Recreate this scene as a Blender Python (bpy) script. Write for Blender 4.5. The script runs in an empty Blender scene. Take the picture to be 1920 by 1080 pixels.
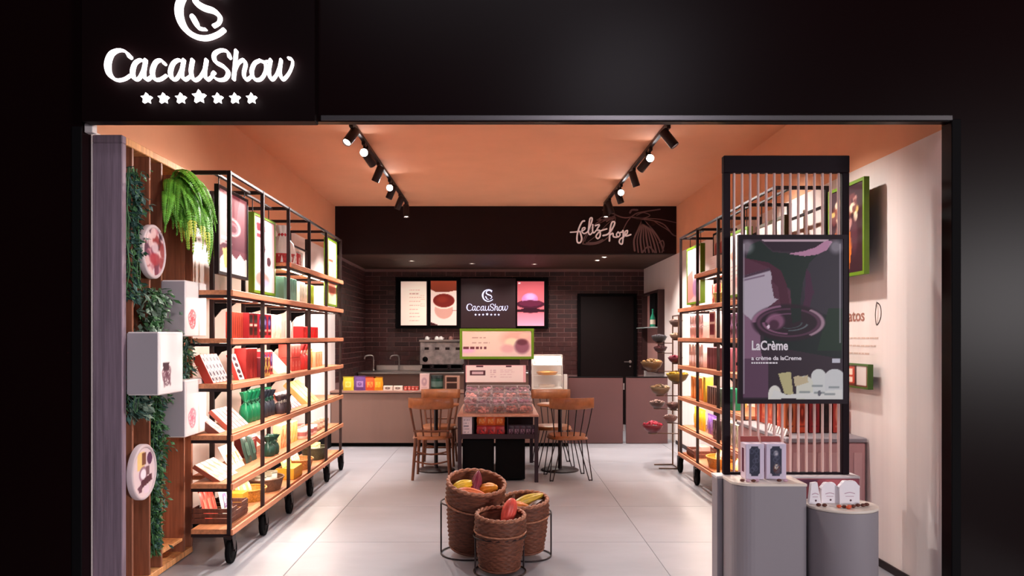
import bpy, math, random
import numpy as np
from mathutils import Vector, Matrix

random.seed(7)
SC = bpy.context.scene
COL = SC.collection
PI = math.pi

# ------------------------------------------------------------------ camera, world, exposure, big lights
# measured from the photograph: eye 1.5 m, vanishing point at pixel (935, 632), focal length 1475 px (frame 1920 wide)
F, VX, VY, EYE = 1475.0, 935.0, 632.0, 1.5
cam = bpy.data.cameras.new('camera'); camo = bpy.data.objects.new('camera', cam); COL.objects.link(camo)
cam.sensor_width = 36; cam.lens = F / 1920 * 36
cam.shift_x = (960 - VX) / 1920; cam.shift_y = (VY - 540) / 1920
camo.location = (0, 0, EYE); camo.rotation_euler = (PI / 2, 0, 0)
cam.clip_start = .05; cam.clip_end = 100
SC.camera = camo
vs = SC.view_settings
vs.view_transform = 'Standard'; vs.look = 'None'; vs.gamma = 1; vs.use_curve_mapping = False
vs.exposure = 0.84
world = bpy.data.worlds.new('mall_ambience'); SC.world = world
world.use_nodes = True
bg = world.node_tree.nodes['Background']
bg.inputs[0].default_value = (.80, .66, .74, 1); bg.inputs[1].default_value = .035


def area_light(name, loc, aim, sx, sy, power, col=(1, .95, .9), spread=180, parent=None):
    l = bpy.data.lights.new(name, 'AREA'); l.shape = 'RECTANGLE'; l.size = sx; l.size_y = sy
    l.energy = power; l.color = col; l.spread = math.radians(spread)
    o = bpy.data.objects.new(name, l); COL.objects.link(o)
    o.location = loc
    d = Vector(aim) - Vector(loc)
    o.rotation_euler = d.to_track_quat('-Z', 'Y').to_euler()
    return o


# the mall hall in front of the shop: a ceiling luminaire and the lit shopfront across the corridor
area_light('mall_ceiling_luminaire', (1.9, -3.4, 5.4), (1.2, 1.0, 0), 1.3, 1.3, 60, (.95, .90, 1))
area_light('mall_shopfront_glow', (8.6, -4.6, 2.1), (2.8, 4.3, 1.7), 2.6, 1.7, 330, (1, .94, .95))
area_light('mall_corridor_luminaire', (-.4, -1.6, 6.6), (.3, 6.5, .9), 3.4, 1.2, 36, (.96, .91, 1))


# ------------------------------------------------------------------ colours and materials
def lin(c):
    r = []
    for x in c[:3]:
        x = x / 255
        r.append(x / 12.92 if x <= .04045 else ((x + .055) / 1.055) ** 2.4)
    return tuple(r)


_m = {}


def M(name, c, rough=.5, metal=0.0, emit=0.0, noise=None, bump=0.0, coat=0.0, spec=.5, alpha=1.0, trans=0.0, ior=1.45):
    """procedural principled material; noise = (scale xyz, amount)"""
    if name in _m:
        return _m[name]
    m = bpy.data.materials.new(name); m.use_nodes = True
    nt = m.node_tree; b = nt.nodes['Principled BSDF']
    col = lin(c)
    b.inputs['Base Color'].default_value = (*col, 1)
    b.inputs['Roughness'].default_value = rough
    b.inputs['Metallic'].default_value = metal
    b.inputs['Specular IOR Level'].default_value = spec
    b.inputs['Coat Weight'].default_value = coat
    b.inputs['Alpha'].default_value = alpha
    b.inputs['Transmission Weight'].default_value = trans
    b.inputs['IOR'].default_value = ior
    if emit:
        b.inputs['Emission Color'].default_value = (*col, 1)
        b.inputs['Emission Strength'].default_value = emit
    if noise:
        sc, amt = noise
        tc = nt.nodes.new('ShaderNodeTexCoord'); mp = nt.nodes.new('ShaderNodeMapping')
        nz = nt.nodes.new('ShaderNodeTexNoise'); rp = nt.nodes.new('ShaderNodeValToRGB')
        mp.inputs['Scale'].default_value = sc
        nz.inputs['Scale'].default_value = 1; nz.inputs['Detail'].default_value = 4; nz.inputs['Roughness'].default_value = .6
        nt.links.new(tc.outputs['Object'], mp.inputs['Vector']); nt.links.new(mp.outputs[0], nz.inputs['Vector'])
        nt.links.new(nz.outputs['Fac'], rp.inputs['Fac'])
        lo = tuple(max(0, x * (1 - amt)) for x in col); hi = tuple(min(1, x * (1 + amt)) for x in col)
        rp.color_ramp.elements[0].position = .33; rp.color_ramp.elements[0].color = (*lo, 1)
        rp.color_ramp.elements[1].position = .67; rp.color_ramp.elements[1].color = (*hi, 1)
        nt.links.new(rp.outputs[0], b.inputs['Base Color'])
        if bump:
            bp = nt.nodes.new('ShaderNodeBump'); bp.inputs['Strength'].default_value = bump
            bp.inputs['Distance'].default_value = .01
            nt.links.new(nz.outputs['Fac'], bp.inputs['Height']); nt.links.new(bp.outputs[0], b.inputs['Normal'])
    _m[name] = m
    return m


def print_mat(emit=0.0, rough=.45):
    name = 'printed_%g_%g' % (emit, rough)
    if name in _m:
        return _m[name]
    m = bpy.data.materials.new(name); m.use_nodes = True
    nt = m.node_tree; b = nt.nodes['Principled BSDF']
    a = nt.nodes.new('ShaderNodeAttribute'); a.attribute_name = 'ink'
    nt.links.new(a.outputs['Color'], b.inputs['Base Color'])
    b.inputs['Roughness'].default_value = rough
    b.inputs['Specular IOR Level'].default_value = .2
    if emit:
        nt.links.new(a.outputs['Color'], b.inputs['Emission Color'])
        b.inputs['Emission Strength'].default_value = emit
    _m[name] = m
    return m


FACADE = M('facade_laminate', (17, 4, 5), .29, noise=((.6, .6, .6), .12), spec=.08)
SIGNBOX = M('sign_box_black', (15, 4, 5), .5, spec=.07)
CHANNEL = M('brushed_channel', (96, 92, 94), .3, .8)
CREAM = M('cream_wall', (238, 226, 222), .75, noise=((9, 9, .15), .035))
ORANGE = M('terracotta_paint', (230, 168, 132), .8, noise=((2, 2, 2), .03))
BROWN = M('dark_brown_paint', (28, 12, 13), .65, spec=.2)
SOFFIT = M('soffit_brown', (84, 56, 44), .6)
TILE = M('porcelain_floor', (158, 157, 164), .33, noise=((1.1, 2.6, 1), .075), spec=.5)
GROUT = M('floor_grout', (132, 130, 134), .6)
BRICK = M('brown_glazed_brick', (72, 38, 38), .4, noise=((14, 14, 14), .3), coat=.15)
BRICK2 = M('brown_glazed_brick_dark', (56, 32, 33), .42, noise=((14, 14, 14), .3))
MORTAR = M('grey_mortar', (138, 104, 102), .85)
BLACK = M('black_steel', (38, 24, 26), .45, .3)
BLACKM = M('black_matte', (10, 8, 10), .75, spec=.12)
WOOD = M('oak_shelf', (196, 128, 88), .5, noise=((60, 3, 60), .22), bump=.15)
WOODY = M('oak_shelf_edge', (206, 134, 98), .5, noise=((50, 4, 60), .2))
PLANK = M('pine_plank', (218, 154, 100), .6, noise=((40, 40, 2.0), .28), bump=.2)
PLANKD = M('walnut_plank', (140, 84, 60), .55, noise=((40, 40, 2.0), .3), bump=.2)
WEATHER = M('weathered_board', (128, 108, 122), .7, noise=((45, 30, 1.6), .26), bump=.4)
LED = M('led_strip_glow', (255, 232, 205), .5, emit=5)
WHITEBOX = M('white_lacquer', (236, 226, 226), .4)
GREEN = M('lime_green_frame', (104, 140, 26), .45)
GREYP = M('grey_plinth', (146, 138, 144), .55)
PINKC = M('pink_cabinet', (196, 148, 148), .4)
TAUPE = M('taupe_laminate', (128, 98, 88), .5, noise=((3, 3, .5), .05))
PLUM = M('plum_laminate', (98, 66, 66), .5)
STEEL = M('stainless_steel', (190, 186, 184), .28, .9)
CHAIRW = M('honey_chair_wood', (158, 96, 58), .38, noise=((12, 60, 12), .2), coat=.2)
CHAIRD = M('dark_chair_wood', (104, 58, 38), .4, noise=((30, 30, 6), .25))
WICKER = M('brown_wicker', (110, 62, 44), .55, noise=((22, 22, 150), .5), bump=.3)
WICKERR = M('wicker_rim', (172, 112, 84), .55, noise=((50, 50, 90), .4), bump=.4)
GLASS = M('clear_acrylic', (250, 244, 246), .05, alpha=.07, spec=.5)
CHOC = M('chocolate', (96, 48, 36), .35)
CORD = M('pale_cord', (226, 190, 182), .8)
HINGE = M('hinge_metal', (170, 160, 160), .3, .8)


# ------------------------------------------------------------------ mesh builder
class MB:
    def __init__(s):
        s.v = []; s.f = []; s.m = []; s.s = []

    def add(s, vs_, fs, m=0, smooth=False):
        o = len(s.v)
        s.v += [tuple(p) for p in vs_]
        for f in fs:
            s.f.append(tuple(i + o for i in f)); s.m.append(m); s.s.append(smooth)
        return s

    def box(s, x0, x1, y0, y1, z0, z1, m=0, c=0.0, mtx=None):
        if x0 > x1: x0, x1 = x1, x0
        if y0 > y1: y0, y1 = y1, y0
        if z0 > z1: z0, z1 = z1, z0
        if c <= 0:
            P = [(x0, y0, z0), (x1, y0, z0), (x1, y1, z0), (x0, y1, z0), (x0, y0, z1), (x1, y0, z1), (x1, y1, z1), (x0, y1, z1)]
            Fc = [(0, 3, 2, 1), (4, 5, 6, 7), (0, 1, 5, 4), (1, 2, 6, 5), (2, 3, 7, 6), (3, 0, 4, 7)]
        else:
            c = min(c, (x1 - x0) * .45, (y1 - y0) * .45, (z1 - z0) * .45)
            X = (x0, x1); Y = (y0, y1); Z = (z0, z1); P = []; idx = {}
            for i in (0, 1):
                for j in (0, 1):
                    for k in (0, 1):
                        sx = c if i == 0 else -c; sy = c if j == 0 else -c; sz = c if k == 0 else -c
                        idx[i, j, k, 0] = len(P); P.append((X[i], Y[j] + sy, Z[k] + sz))
                        idx[i, j, k, 1] = len(P); P.append((X[i] + sx, Y[j], Z[k] + sz))
                        idx[i, j, k, 2] = len(P); P.append((X[i] + sx, Y[j] + sy, Z[k]))
            Fc = []
            q = lambda *a: [idx[t] for t in a]
            for i in (0, 1):
                f = q((i, 0, 0, 0), (i, 1, 0, 0), (i, 1, 1, 0), (i, 0, 1, 0)); Fc.append(f if i else f[::-1])
                f = q((0, i, 0, 1), (1, i, 0, 1), (1, i, 1, 1), (0, i, 1, 1)); Fc.append(f[::-1] if i else f)
                f = q((0, 0, i, 2), (1, 0, i, 2), (1, 1, i, 2), (0, 1, i, 2)); Fc.append(f if i else f[::-1])
            cen = Vector(((x0 + x1) / 2, (y0 + y1) / 2, (z0 + z1) / 2))

            def orient(f):
                a, b, cc = (Vector(P[t]) for t in f[:3])
                n = (b - a).cross(cc - a)
                g = sum((Vector(P[t]) for t in f), Vector()) / len(f) - cen
                return f if n.dot(g) > 0 else f[::-1]
            for a in (0, 1):
                for b in (0, 1):
                    Fc.append(orient(q((a, b, 0, 0), (a, b, 1, 0), (a, b, 1, 1), (a, b, 0, 1))))
                    Fc.append(orient(q((a, 0, b, 0), (a, 1, b, 0), (a, 1, b, 2), (a, 0, b, 2))))
                    Fc.append(orient(q((0, a, b, 1), (1, a, b, 1), (1, a, b, 2), (0, a, b, 2))))
                    for k in (0, 1):
                        Fc.append(orient(q((a, b, k, 0), (a, b, k, 1), (a, b, k, 2))))
        if mtx is not None:
            P = [mtx @ Vector(p) for p in P]
        return s.add(P, Fc, m)

    def tube(s, pts, r, n=8, m=0, closed=False, caps=True, flat=1.0):
        pts = [Vector(p) for p in pts]; N = len(pts)
        rs = r if isinstance(r, (list, tuple)) else [r] * N
        V = []; prev = None
        for i, p in enumerate(pts):
            if closed:
                t = pts[(i + 1) % N] - pts[i - 1]
            else:
                t = pts[min(i + 1, N - 1)] - pts[max(i - 1, 0)]
            t.normalize()
            if prev is None:
                up = Vector((0, 0, 1)) if abs(t.z) < .9 else Vector((1, 0, 0))
                a = t.cross(up).normalized()
            else:
                a = (prev - t * prev.dot(t)).normalized()
            prev = a; b = t.cross(a)
            for k in range(n):
                th = 2 * PI * k / n
                V.append(p + a * (rs[i] * math.cos(th)) + b * (rs[i] * flat * math.sin(th)))
        Fc = []
        for i in range(N if closed else N - 1):
            j = (i + 1) % N
            for k in range(n):
                l = (k + 1) % n
                Fc.append((i * n + k, i * n + l, j * n + l, j * n + k))
        s.add(V, Fc, m, True)
        if caps and not closed:
            s.add(V[:n], [tuple(range(n))[::-1]], m); s.add(V[-n:], [tuple(range(n))], m)
        return s

    def lathe(s, prof, n=24, m=0, mtx=None, caps=True, smooth=True, wave=None):
        V = []
        for i, (r, z) in enumerate(prof):
            for k in range(n):
                th = 2 * PI * k / n
                rr = r + (wave(i, th) if wave else 0)
                V.append(Vector((rr * math.cos(th), rr * math.sin(th), z)))
        if mtx is not None:
            V = [mtx @ p for p in V]
        Fc = []
        for i in range(len(prof) - 1):
            for k in range(n):
                l = (k + 1) % n
                Fc.append((i * n + k, i * n + l, (i + 1) * n + l, (i + 1) * n + k))
        s.add(V, Fc, m, smooth)
        if caps:
            if prof[0][0] > 1e-4: s.add(V[:n], [tuple(range(n))[::-1]], m)
            if prof[-1][0] > 1e-4: s.add(V[-n:], [tuple(range(n))], m)
        return s

    def ball(s, c, r, m=0, n=10, k=6, mtx=None):
        c = Vector(c)
        r = (r, r, r) if not isinstance(r, (tuple, list)) else r
        prof = [(math.sin(PI * i / k), -math.cos(PI * i / k)) for i in range(k + 1)]
        mt = Matrix.Translation(c) @ (mtx if mtx is not None else Matrix()) @ Matrix.Diagonal((r[0], r[1], r[2], 1))
        return s.lathe(prof, n, m, mt, caps=False)

    def prism(s, poly, O, u, v, depth, m=0, cap_back=True):
        """2D polygon in frame (O,u,v), front towards u x v, extruded back by depth"""
        O = Vector(O); u = Vector(u); v = Vector(v); nrm = u.cross(v)
        a = [O + u * p[0] + v * p[1] for p in poly]; b = [p - nrm * depth for p in a]
        ar = sum(poly[i][0] * poly[(i + 1) % len(poly)][1] - poly[(i + 1) % len(poly)][0] * poly[i][1] for i in range(len(poly)))
        n = len(poly)
        if ar < 0:
            a.reverse(); b.reverse()
        Fc = [tuple(range(n))]
        if cap_back: Fc.append(tuple(range(2 * n - 1, n - 1, -1)))
        for i in range(n):
            j = (i + 1) % n
            Fc.append((i, n + i, n + j, j))
        return s.add(a + b, Fc, m)

    def stroke(s, pts, w, O, u, v, depth=.01, m=0, sub=6, smooth_curve=True):
        """brush stroke: 2D centre line pts with half widths w, as a solid ribbon with round ends"""
        if not isinstance(w, (list, tuple)): w = [w] * len(pts)
        P = [(p[0], p[1], ww) for p, ww in zip(pts, w)]
        if smooth_curve and len(P) > 2:
            P = catmull(P, sub)
        L = []; R = []
        for i, (x, y, ww) in enumerate(P):
            x0, y0, _ = P[max(i - 1, 0)]; x1, y1, _ = P[min(i + 1, len(P) - 1)]
            dx, dy = x1 - x0, y1 - y0; l = math.hypot(dx, dy) or 1
            nx, ny = -dy / l, dx / l
            L.append((x + nx * ww, y + ny * ww)); R.append((x - nx * ww, y - ny * ww))
        O = Vector(O); u = Vector(u); v = Vector(v); nr = u.cross(v)
        n = len(P); pt = lambda q, d: O + u * q[0] + v * q[1] - nr * d
        V = [pt(q, 0) for q in L] + [pt(q, 0) for q in R] + [pt(q, depth) for q in L] + [pt(q, depth) for q in R]
        Fc = []
        for i in range(n - 1):
            Fc.append((n + i, n + i + 1, i + 1, i))
            Fc.append((i, i + 1, 2 * n + i + 1, 2 * n + i))
            Fc.append((n + i + 1, n + i, 3 * n + i, 3 * n + i + 1))
        s.add(V, Fc, m)
        for (x, y, ww) in (P[0], P[-1]):
            s.prism([(x + ww * math.cos(t * PI / 6), y + ww * math.sin(t * PI / 6)) for t in range(12)], O, u, v, depth, m)
        return s

    def build(s, name, mats, parent=None, kind=None, label=None, local=False):
        me = bpy.data.meshes.new(name)
        V = s.v
        if parent is not None and parent.name in ROOTINV and not local:
            inv = ROOTINV[parent.name]; V = [inv @ Vector(p) for p in V]
        me.from_pydata([tuple(p) for p in V], [], s.f)
        if not isinstance(mats, (list, tuple)): mats = [mats]
        for mm in mats: me.materials.append(mm)
        me.polygons.foreach_set('material_index', s.m)
        me.polygons.foreach_set('use_smooth', s.s)
        me.update()
        o = bpy.data.objects.new(name, me); COL.objects.link(o)
        if parent is not None:
            o.parent = parent
            if parent.name in ROOTINV: ROOTINV[o.name] = ROOTINV[parent.name]
        if kind: o['kind'] = kind
        if label: o['label'] = label
        return o


def catmull(P, sub):
    out = []
    n = len(P)
    for i in range(n - 1):
        p0, p1, p2, p3 = P[max(i - 1, 0)], P[i], P[i + 1], P[min(i + 2, n - 1)]
        for k in range(sub):
            t = k / sub
            out.append(tuple(.5 * (2 * b + (c - a) * t + (2 * a - 5 * b + 4 * c - d) * t * t + (3 * b - a - 3 * c + d) * t ** 3)
                             for a, b, c, d in zip(p0, p1, p2, p3)))
    out.append(P[-1])
    return [(a, b, max(c, 1e-4)) if len(P[0]) == 3 and isinstance(P[0], tuple) else (a, b, c) for a, b, c in out]


def smooth3(P, sub=6):
    n = len(P); out = []
    for i in range(n - 1):
        p0, p1, p2, p3 = P[max(i - 1, 0)], P[i], P[i + 1], P[min(i + 2, n - 1)]
        for k in range(sub):
            t = k / sub
            out.append(tuple(.5 * (2 * b + (c - a) * t + (2 * a - 5 * b + 4 * c - d) * t * t + (3 * b - a - 3 * c + d) * t ** 3)
                             for a, b, c, d in zip(p0, p1, p2, p3)))
    out.append(P[-1])
    return out


ROOTINV = {}


def tag(o, label, cat, group=None, kind=None):
    if label: o['label'] = label
    if cat: o['category'] = cat
    if group: o['group'] = group
    if kind: o['kind'] = kind
    return o


def thing(name, label, cat, loc=(0, 0, 0), rz=0.0, group=None):
    o = bpy.data.objects.new(name, None); COL.objects.link(o)
    o.empty_display_size = .05
    o.location = loc; o.rotation_euler = (0, 0, rz)
    ROOTINV[o.name] = (Matrix.Translation(loc) @ Matrix.Rotation(rz, 4, 'Z')).inverted()
    return tag(o, label, cat, group)


def proto(name, label, cat, group=None):
    """thing whose geometry is given in its own local frame"""
    o = thing(name, label, cat, (0, 0, 0), 0, group)
    return o


def clone(root, loc, rot=(0, 0, 0), label=None, group=None, scale=None):
    r = root.copy(); COL.objects.link(r); r.location = loc; r.rotation_euler = rot
    if scale: r.scale = scale
    if label: r['label'] = label
    if group: r['group'] = group
    for ch in root.children:
        c = ch.copy(); COL.objects.link(c); c.parent = r
        for g in ch.children:
            d = g.copy(); COL.objects.link(d); d.parent = c
    return r


def px(x, Y): return (x - VX) * Y / F          # photograph column -> X at distance Y
def pz(y, Y): return EYE - (y - VY) * Y / F     # photograph row -> height at distance Y


FRONT = ((1, 0, 0), (0, 0, 1)); RIGHTFACE = ((0, 1, 0), (0, 0, 1)); LEFTFACE = ((0, -1, 0), (0, 0, 1))


# ------------------------------------------------------------------ flat prints (posters, labels) drawn in numpy onto a fine colour grid
class Canvas:
    def __init__(s, w, h, c):
        s.w, s.h = w, h
        s.a = np.ones((h, w, 3)) * np.array(c, float)
        yy, xx = np.mgrid[0:h, 0:w]
        s.X = (xx + .5) / w; s.Y = (yy + .5) / h

    def _put(s, k, c, a=1.0):
        k = (k * a)[..., None]
        s.a = s.a * (1 - k) + np.array(c, float) * k
        return s

    def vgrad(s, c0, c1, y0=0, y1=1, x0=0, x1=1):
        t = np.clip((s.Y - y0) / (y1 - y0), 0, 1)[..., None]
        col = np.array(c0, float) * (1 - t) + np.array(c1, float) * t
        k = ((s.Y >= y0) & (s.Y <= y1) & (s.X >= x0) & (s.X <= x1))[..., None]
        s.a = np.where(k, col, s.a); return s

    def rect(s, x0, y0, x1, y1, c, a=1.0):
        return s._put(((s.X >= x0) & (s.X <= x1) & (s.Y >= y0) & (s.Y <= y1)).astype(float), c, a)

    def ell(s, cx, cy, rx, ry, c, a=1.0, soft=.05):
        d = np.sqrt(((s.X - cx) / rx) ** 2 + ((s.Y - cy) / ry) ** 2)
        return s._put(np.clip((1 - d) / soft + .5, 0, 1), c, a)

    def ring(s, cx, cy, rx, ry, wd, c, a=1.0, t0=-9, t1=9):
        d = np.sqrt(((s.X - cx) / rx) ** 2 + ((s.Y - cy) / ry) ** 2)
        th = np.arctan2((s.Y - cy) / ry, (s.X - cx) / rx)
        k = np.clip(1.5 - np.abs(d - 1) / wd, 0, 1) * ((th >= t0) & (th <= t1))
        return s._put(k, c, a)

    def poly(s, pts, c, a=1.0):
        k = np.zeros(s.X.shape, bool); n = len(pts)
        for i in range(n):
            x0, y0 = pts[i]; x1, y1 = pts[(i + 1) % n]
            if y0 == y1: continue
            cr = ((s.Y >= min(y0, y1)) & (s.Y < max(y0, y1)) & (s.X < (x1 - x0) * (s.Y - y0) / (y1 - y0) + x0))
            k ^= cr
        return s._put(k.astype(float), c, a)

    def line(s, x0, y0, x1, y1, wd, c, a=1.0):
        dx, dy = x1 - x0, y1 - y0; L = dx * dx + dy * dy or 1
        t = np.clip(((s.X - x0) * dx + (s.Y - y0) * dy) / L, 0, 1)
        d = np.hypot(s.X - x0 - t * dx, s.Y - y0 - t * dy)
        return s._put(np.clip(1.5 - d / wd, 0, 1), c, a)

    def blobs(s, n, cols, x0=0, y0=0, x1=1, y1=1, r=.08, seed=1):
        rg = random.Random(seed)
        for _ in range(n):
            s.ell(rg.uniform(x0, x1), rg.uniform(y0, y1), rg.uniform(.5, 1) * r, rg.uniform(.5, 1) * r * s.w / s.h, rg.choice(cols), .9, .3)
        return s

    def textlines(s, x0, y0, x1, n, dy, c, a=.7, h=.006, seed=3):
        """rows of print too small to read"""
        rg = random.Random(seed)
        for i in range(n):
            x = x0; e = x1 - rg.uniform(0, .3) * (x1 - x0)
            while x < e:
                l = rg.uniform(.03, .09)
                s.rect(x, y0 + i * dy - h, min(x + l, e), y0 + i * dy + h, c, a); x += l + .02
        return s


def print_on(name, cv, O, uv, w, h, parent, emit=0.0, rough=.45, mask=None):
    """canvas on a rectangle: O = lower left corner, uv = frame, w x h metres"""
    O = Vector(O); u = Vector(uv[0]); v = Vector(uv[1])
    H, W = cv.h, cv.w
    A = np.clip(cv.a, 0, 255) / 255
    A = np.where(A <= .04045, A / 12.92, ((A + .055) / 1.055) ** 2.4)
    inv = ROOTINV.get(parent.name) if parent is not None else None
    V = []; C = []
    for j in range(H + 1):
        for i in range(W + 1):
            p = O + u * (w * i / W) + v * (h * (1 - j / H))
            if mask:
                pass
            V.append(tuple(inv @ p) if inv is not None else tuple(p))
            C.append(A[min(j, H - 1), min(i, W - 1)])
    Fc = []
    for j in range(H):
        for i in range(W):
            if mask and not mask((i + .5) / W, (j + .5) / H): continue
            a = j * (W + 1) + i
            Fc.append((a + W + 1, a + W + 2, a + 1, a))
    me = bpy.data.meshes.new(name); me.from_pydata(V, [], Fc)
    at = me.color_attributes.new('ink', 'FLOAT_COLOR', 'POINT')
    C = np.array(C); buf = np.ones((len(V), 4), np.float32); buf[:, :3] = C
    at.data.foreach_set('color', buf.ravel())
    me.materials.append(print_mat(emit, rough)); me.update()
    o = bpy.data.objects.new(name, me); COL.objects.link(o)
    if parent is not None:
        o.parent = parent
        if parent.name in ROOTINV: ROOTINV[o.name] = ROOTINV[parent.name]
    return o


def text_on(name, s, O, uv, size, mat, parent, depth=.002, align='LEFT', shear=0.0, fit=None, bold=0.0):
    cu = bpy.data.curves.new(name, 'FONT'); cu.body = s; cu.size = size; cu.extrude = depth / 2
    cu.align_x = align; cu.offset = bold; cu.shear = shear; cu.resolution_u = 3
    t = bpy.data.objects.new(name, cu); COL.objects.link(t)
    dg = bpy.context.evaluated_depsgraph_get(); dg.update()
    me = bpy.data.meshes.new_from_object(t.evaluated_get(dg))
    bpy.data.objects.remove(t)
    u = Vector(uv[0]); v = Vector(uv[1]); n = u.cross(v); O = Vector(O)
    k = 1.0
    if fit:
        xs = [q.co.x for q in me.vertices]; k = fit / (max(xs) - min(xs))
    inv = ROOTINV.get(parent.name) if parent is not None else None
    for q in me.vertices:
        p = O + u * (q.co.x * k) + v * q.co.y + n * q.co.z
        q.co = inv @ p if inv is not None else p
    me.materials.clear(); me.materials.append(mat)
    o = bpy.data.objects.new(name, me); COL.objects.link(o)
    if parent is not None:
        o.parent = parent
        if parent.name in ROOTINV: ROOTINV[o.name] = ROOTINV[parent.name]
    return o


# ================================================================== THE SETTING
XL, XR, ZC, ZS = -2.30, 2.50, 3.34, 2.67
YF, YI, YB, YW = 4.34, 4.44, 11.06, 13.55      # facade, back of the jambs, bulkhead, back wall


def struct(name, mb, mats, parent=None):
    return mb.build(name, mats, parent, kind='structure')


# floor: slab with separate porcelain tiles, 1.215 m, joints at X = -1.35 and 1.08
fl = struct('floor', MB().box(-4.6, 4.6, .6, 13.7, -.06, -.004), GROUT)
tb = MB().box(0, 1.211, 0, 1.211, -.004, 0, c=.0012)
tile0 = None
for i in range(-3, 4):
    for j in range(0, 11):
        x, y = -1.35 + 1.215 * i, .9 + 1.215 * j
        if x < -4.5 or x + 1.2 > 4.7: continue
        if tile0 is None:
            tile0 = tb.build('tile', TILE, fl); tile0.location = (x, y, 0)
        else:
            t = tile0.copy(); COL.objects.link(t); t.parent = fl; t.location = (x, y, 0)

struct('wall_left', MB().box(XL - .1, XL, YI, YB, 0, ZS).box(XL - .1, XL, YI, YB, ZS, ZC + .1, 1), [CREAM, ORANGE])
struct('wall_right', MB().box(XR, XR + .1, YI, YW, 0, ZS).box(XR, XR + .1, YI, YB, ZS, ZC + .1, 1), [CREAM, ORANGE])
struct('ceiling', MB().box(XL - .1, XR + .1, YI, YB, ZC, ZC + .1), ORANGE)
struct('bulkhead', MB().box(XL, XR, YB, YB + .12, ZS, ZC, c=.003), BROWN)
struct('ceiling_back', MB().box(XL, XR, YB + .12, YW, ZS, ZS + .08), SOFFIT)
struct('baseboard_right', MB().box(XR - .015, XR, 4.46, YB, 0, .05, c=.003), BLACK)
struct('baseboard_left_shade_band', MB().box(XL, XL + .015, 5.52, YB, 0, .19, c=.003), BLACKM)  # raised and blackened to stand in for the shade under the left rack

# facade of the shop: lintel, pillars, jambs, metal channel
fa = MB().box(-4.8, 4.8, YF, YI - .04, 2.688, 5.2)
struct('wall_front', fa, FACADE)
struct('trim_1', MB().box(-4.8, XL, YF, YI, 0, 2.6878), FACADE)
struct('trim_2', MB().box(XR, 4.8, YF, YI, 0, 2.6878), FACADE)
struct('trim_3', MB().box(-.98, XR, YF - .012, YF - .001, 2.692, 2.722, c=.003), CHANNEL)
struct('trim_4', MB().box(XR - .006, XR + .045, YF - .012, YF - .001, 0, 2.70, c=.003), BLACKM)
struct('trim_5', MB().box(XL + .002, XL + .05, 4.36, 4.41, 2.635, 2.687, c=.004), WHITEBOX)
struct('trim_6', MB().box(XL - .05, XL + .004, YF - .012, YF - .001, 0, 2.66, c=.003), BLACKM)

# back wall and the left alcove wall: each brick its own piece
BW, BH, G = .245, .071, .0095
brick0 = {}


def bricks(wall, along, length, z0, z1, place, limit, seed):
    """lay running-bond bricks; place(s, z, w) -> matrix location; nearest to eye height first as parts"""
    rg = random.Random(seed); cells = []
    rows = int((z1 - z0) / (BH + G))
    for r in range(rows):
        s = -(BW + G) / 2 if r % 2 else 0.0
        while s < length:
            a, b = max(s, 0), min(s + BW, length)
            if b - a > .03: cells.append((a, b - a, z0 + r * (BH + G)))
            s += BW + G
    cells.sort(key=lambda c: -c[2])
    rest = MB()
    for n, (a, w, z) in enumerate(cells):
        key = (along, round(w, 3), rg.random() < .4)
        d = rg.uniform(-.0015, .0015)
        if n < limit:
            if key not in brick0:
                mb = MB()
                if along == 'x': mb.box(0, w, -.006, 0, 0, BH, c=.002)
                else: mb.box(0, .006, 0, w, 0, BH, c=.002)
                o = mb.build('brick', BRICK2 if key[2] else BRICK, None); o.parent = wall; brick0[key] = o
            else:
                o = brick0[key].copy(); COL.objects.link(o); o.parent = wall
            o.location = place(a, z, d)
        else:
            p = place(a, z, d)
            if along == 'x': rest.box(p[0], p[0] + w, p[1] - .012, p[1], z, z + BH)
            else: rest.box(p[0], p[0] + .012, p[1], p[1] + w, z, z + BH)
    if rest.v:
        rest.build('brick_remainder', BRICK, wall, kind='stuff')


wb = struct('wall_back', MB().box(XL - .1, XR + .1, YW, YW + .1, 0, ZS + .08), MORTAR)
bricks(wb, 'x', XR - XL, .86, ZS, lambda a, z, d: (XL + a, YW + d, z), 300, 1)
wl = struct('wall_left_back', MB().box(XL - .1, XL, YB, YW, 0, ZS + .08), MORTAR)
bricks(wl, 'y', YW - YB - .02, .86, ZS, lambda a, z, d: (XL + d, YB + a, z), 300, 2)

# dark service door in the back wall, dark panel above the menu boards
YD = YW - .03
d = struct('door_1', MB().box(px(1088, YD), px(1188, YD), YD - .03, YD, 0, pz(556, YD), c=.004), M('door_paint', (24, 12, 13), .55, spec=.2))
fr = MB()
x0, x1, zt = px(1088, YD), px(1188, YD), pz(556, YD)
fr.box(x0 - .05, x0, YD - .04, YD, 0, zt + .05, c=.003).box(x1, x1 + .05, YD - .04, YD, 0, zt + .05, c=.003).box(x0, x1, YD - .04, YD, zt, zt + .05, c=.003)
struct('door_frame', fr, BLACKM, d)
hz = pz(678, YD); hx = px(1181, YD)
hb = MB().lathe([(.025, 0), (.025, .012)], 14, 0, Matrix.Translation((hx, YD - .03, hz)) @ Matrix.Rotation(PI / 2, 4, 'X'))
hb.tube([(hx, YD - .04, hz), (hx, YD - .085, hz), (hx - .11, YD - .085, hz)], .009, 8)
hb.lathe([(.014, 0), (.014, .01)], 12, 0, Matrix.Translation((hx, YD - .03, hz - .08)) @ Matrix.Rotation(PI / 2, 4, 'X'))
struct('door_handle', hb, STEEL, d)


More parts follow.
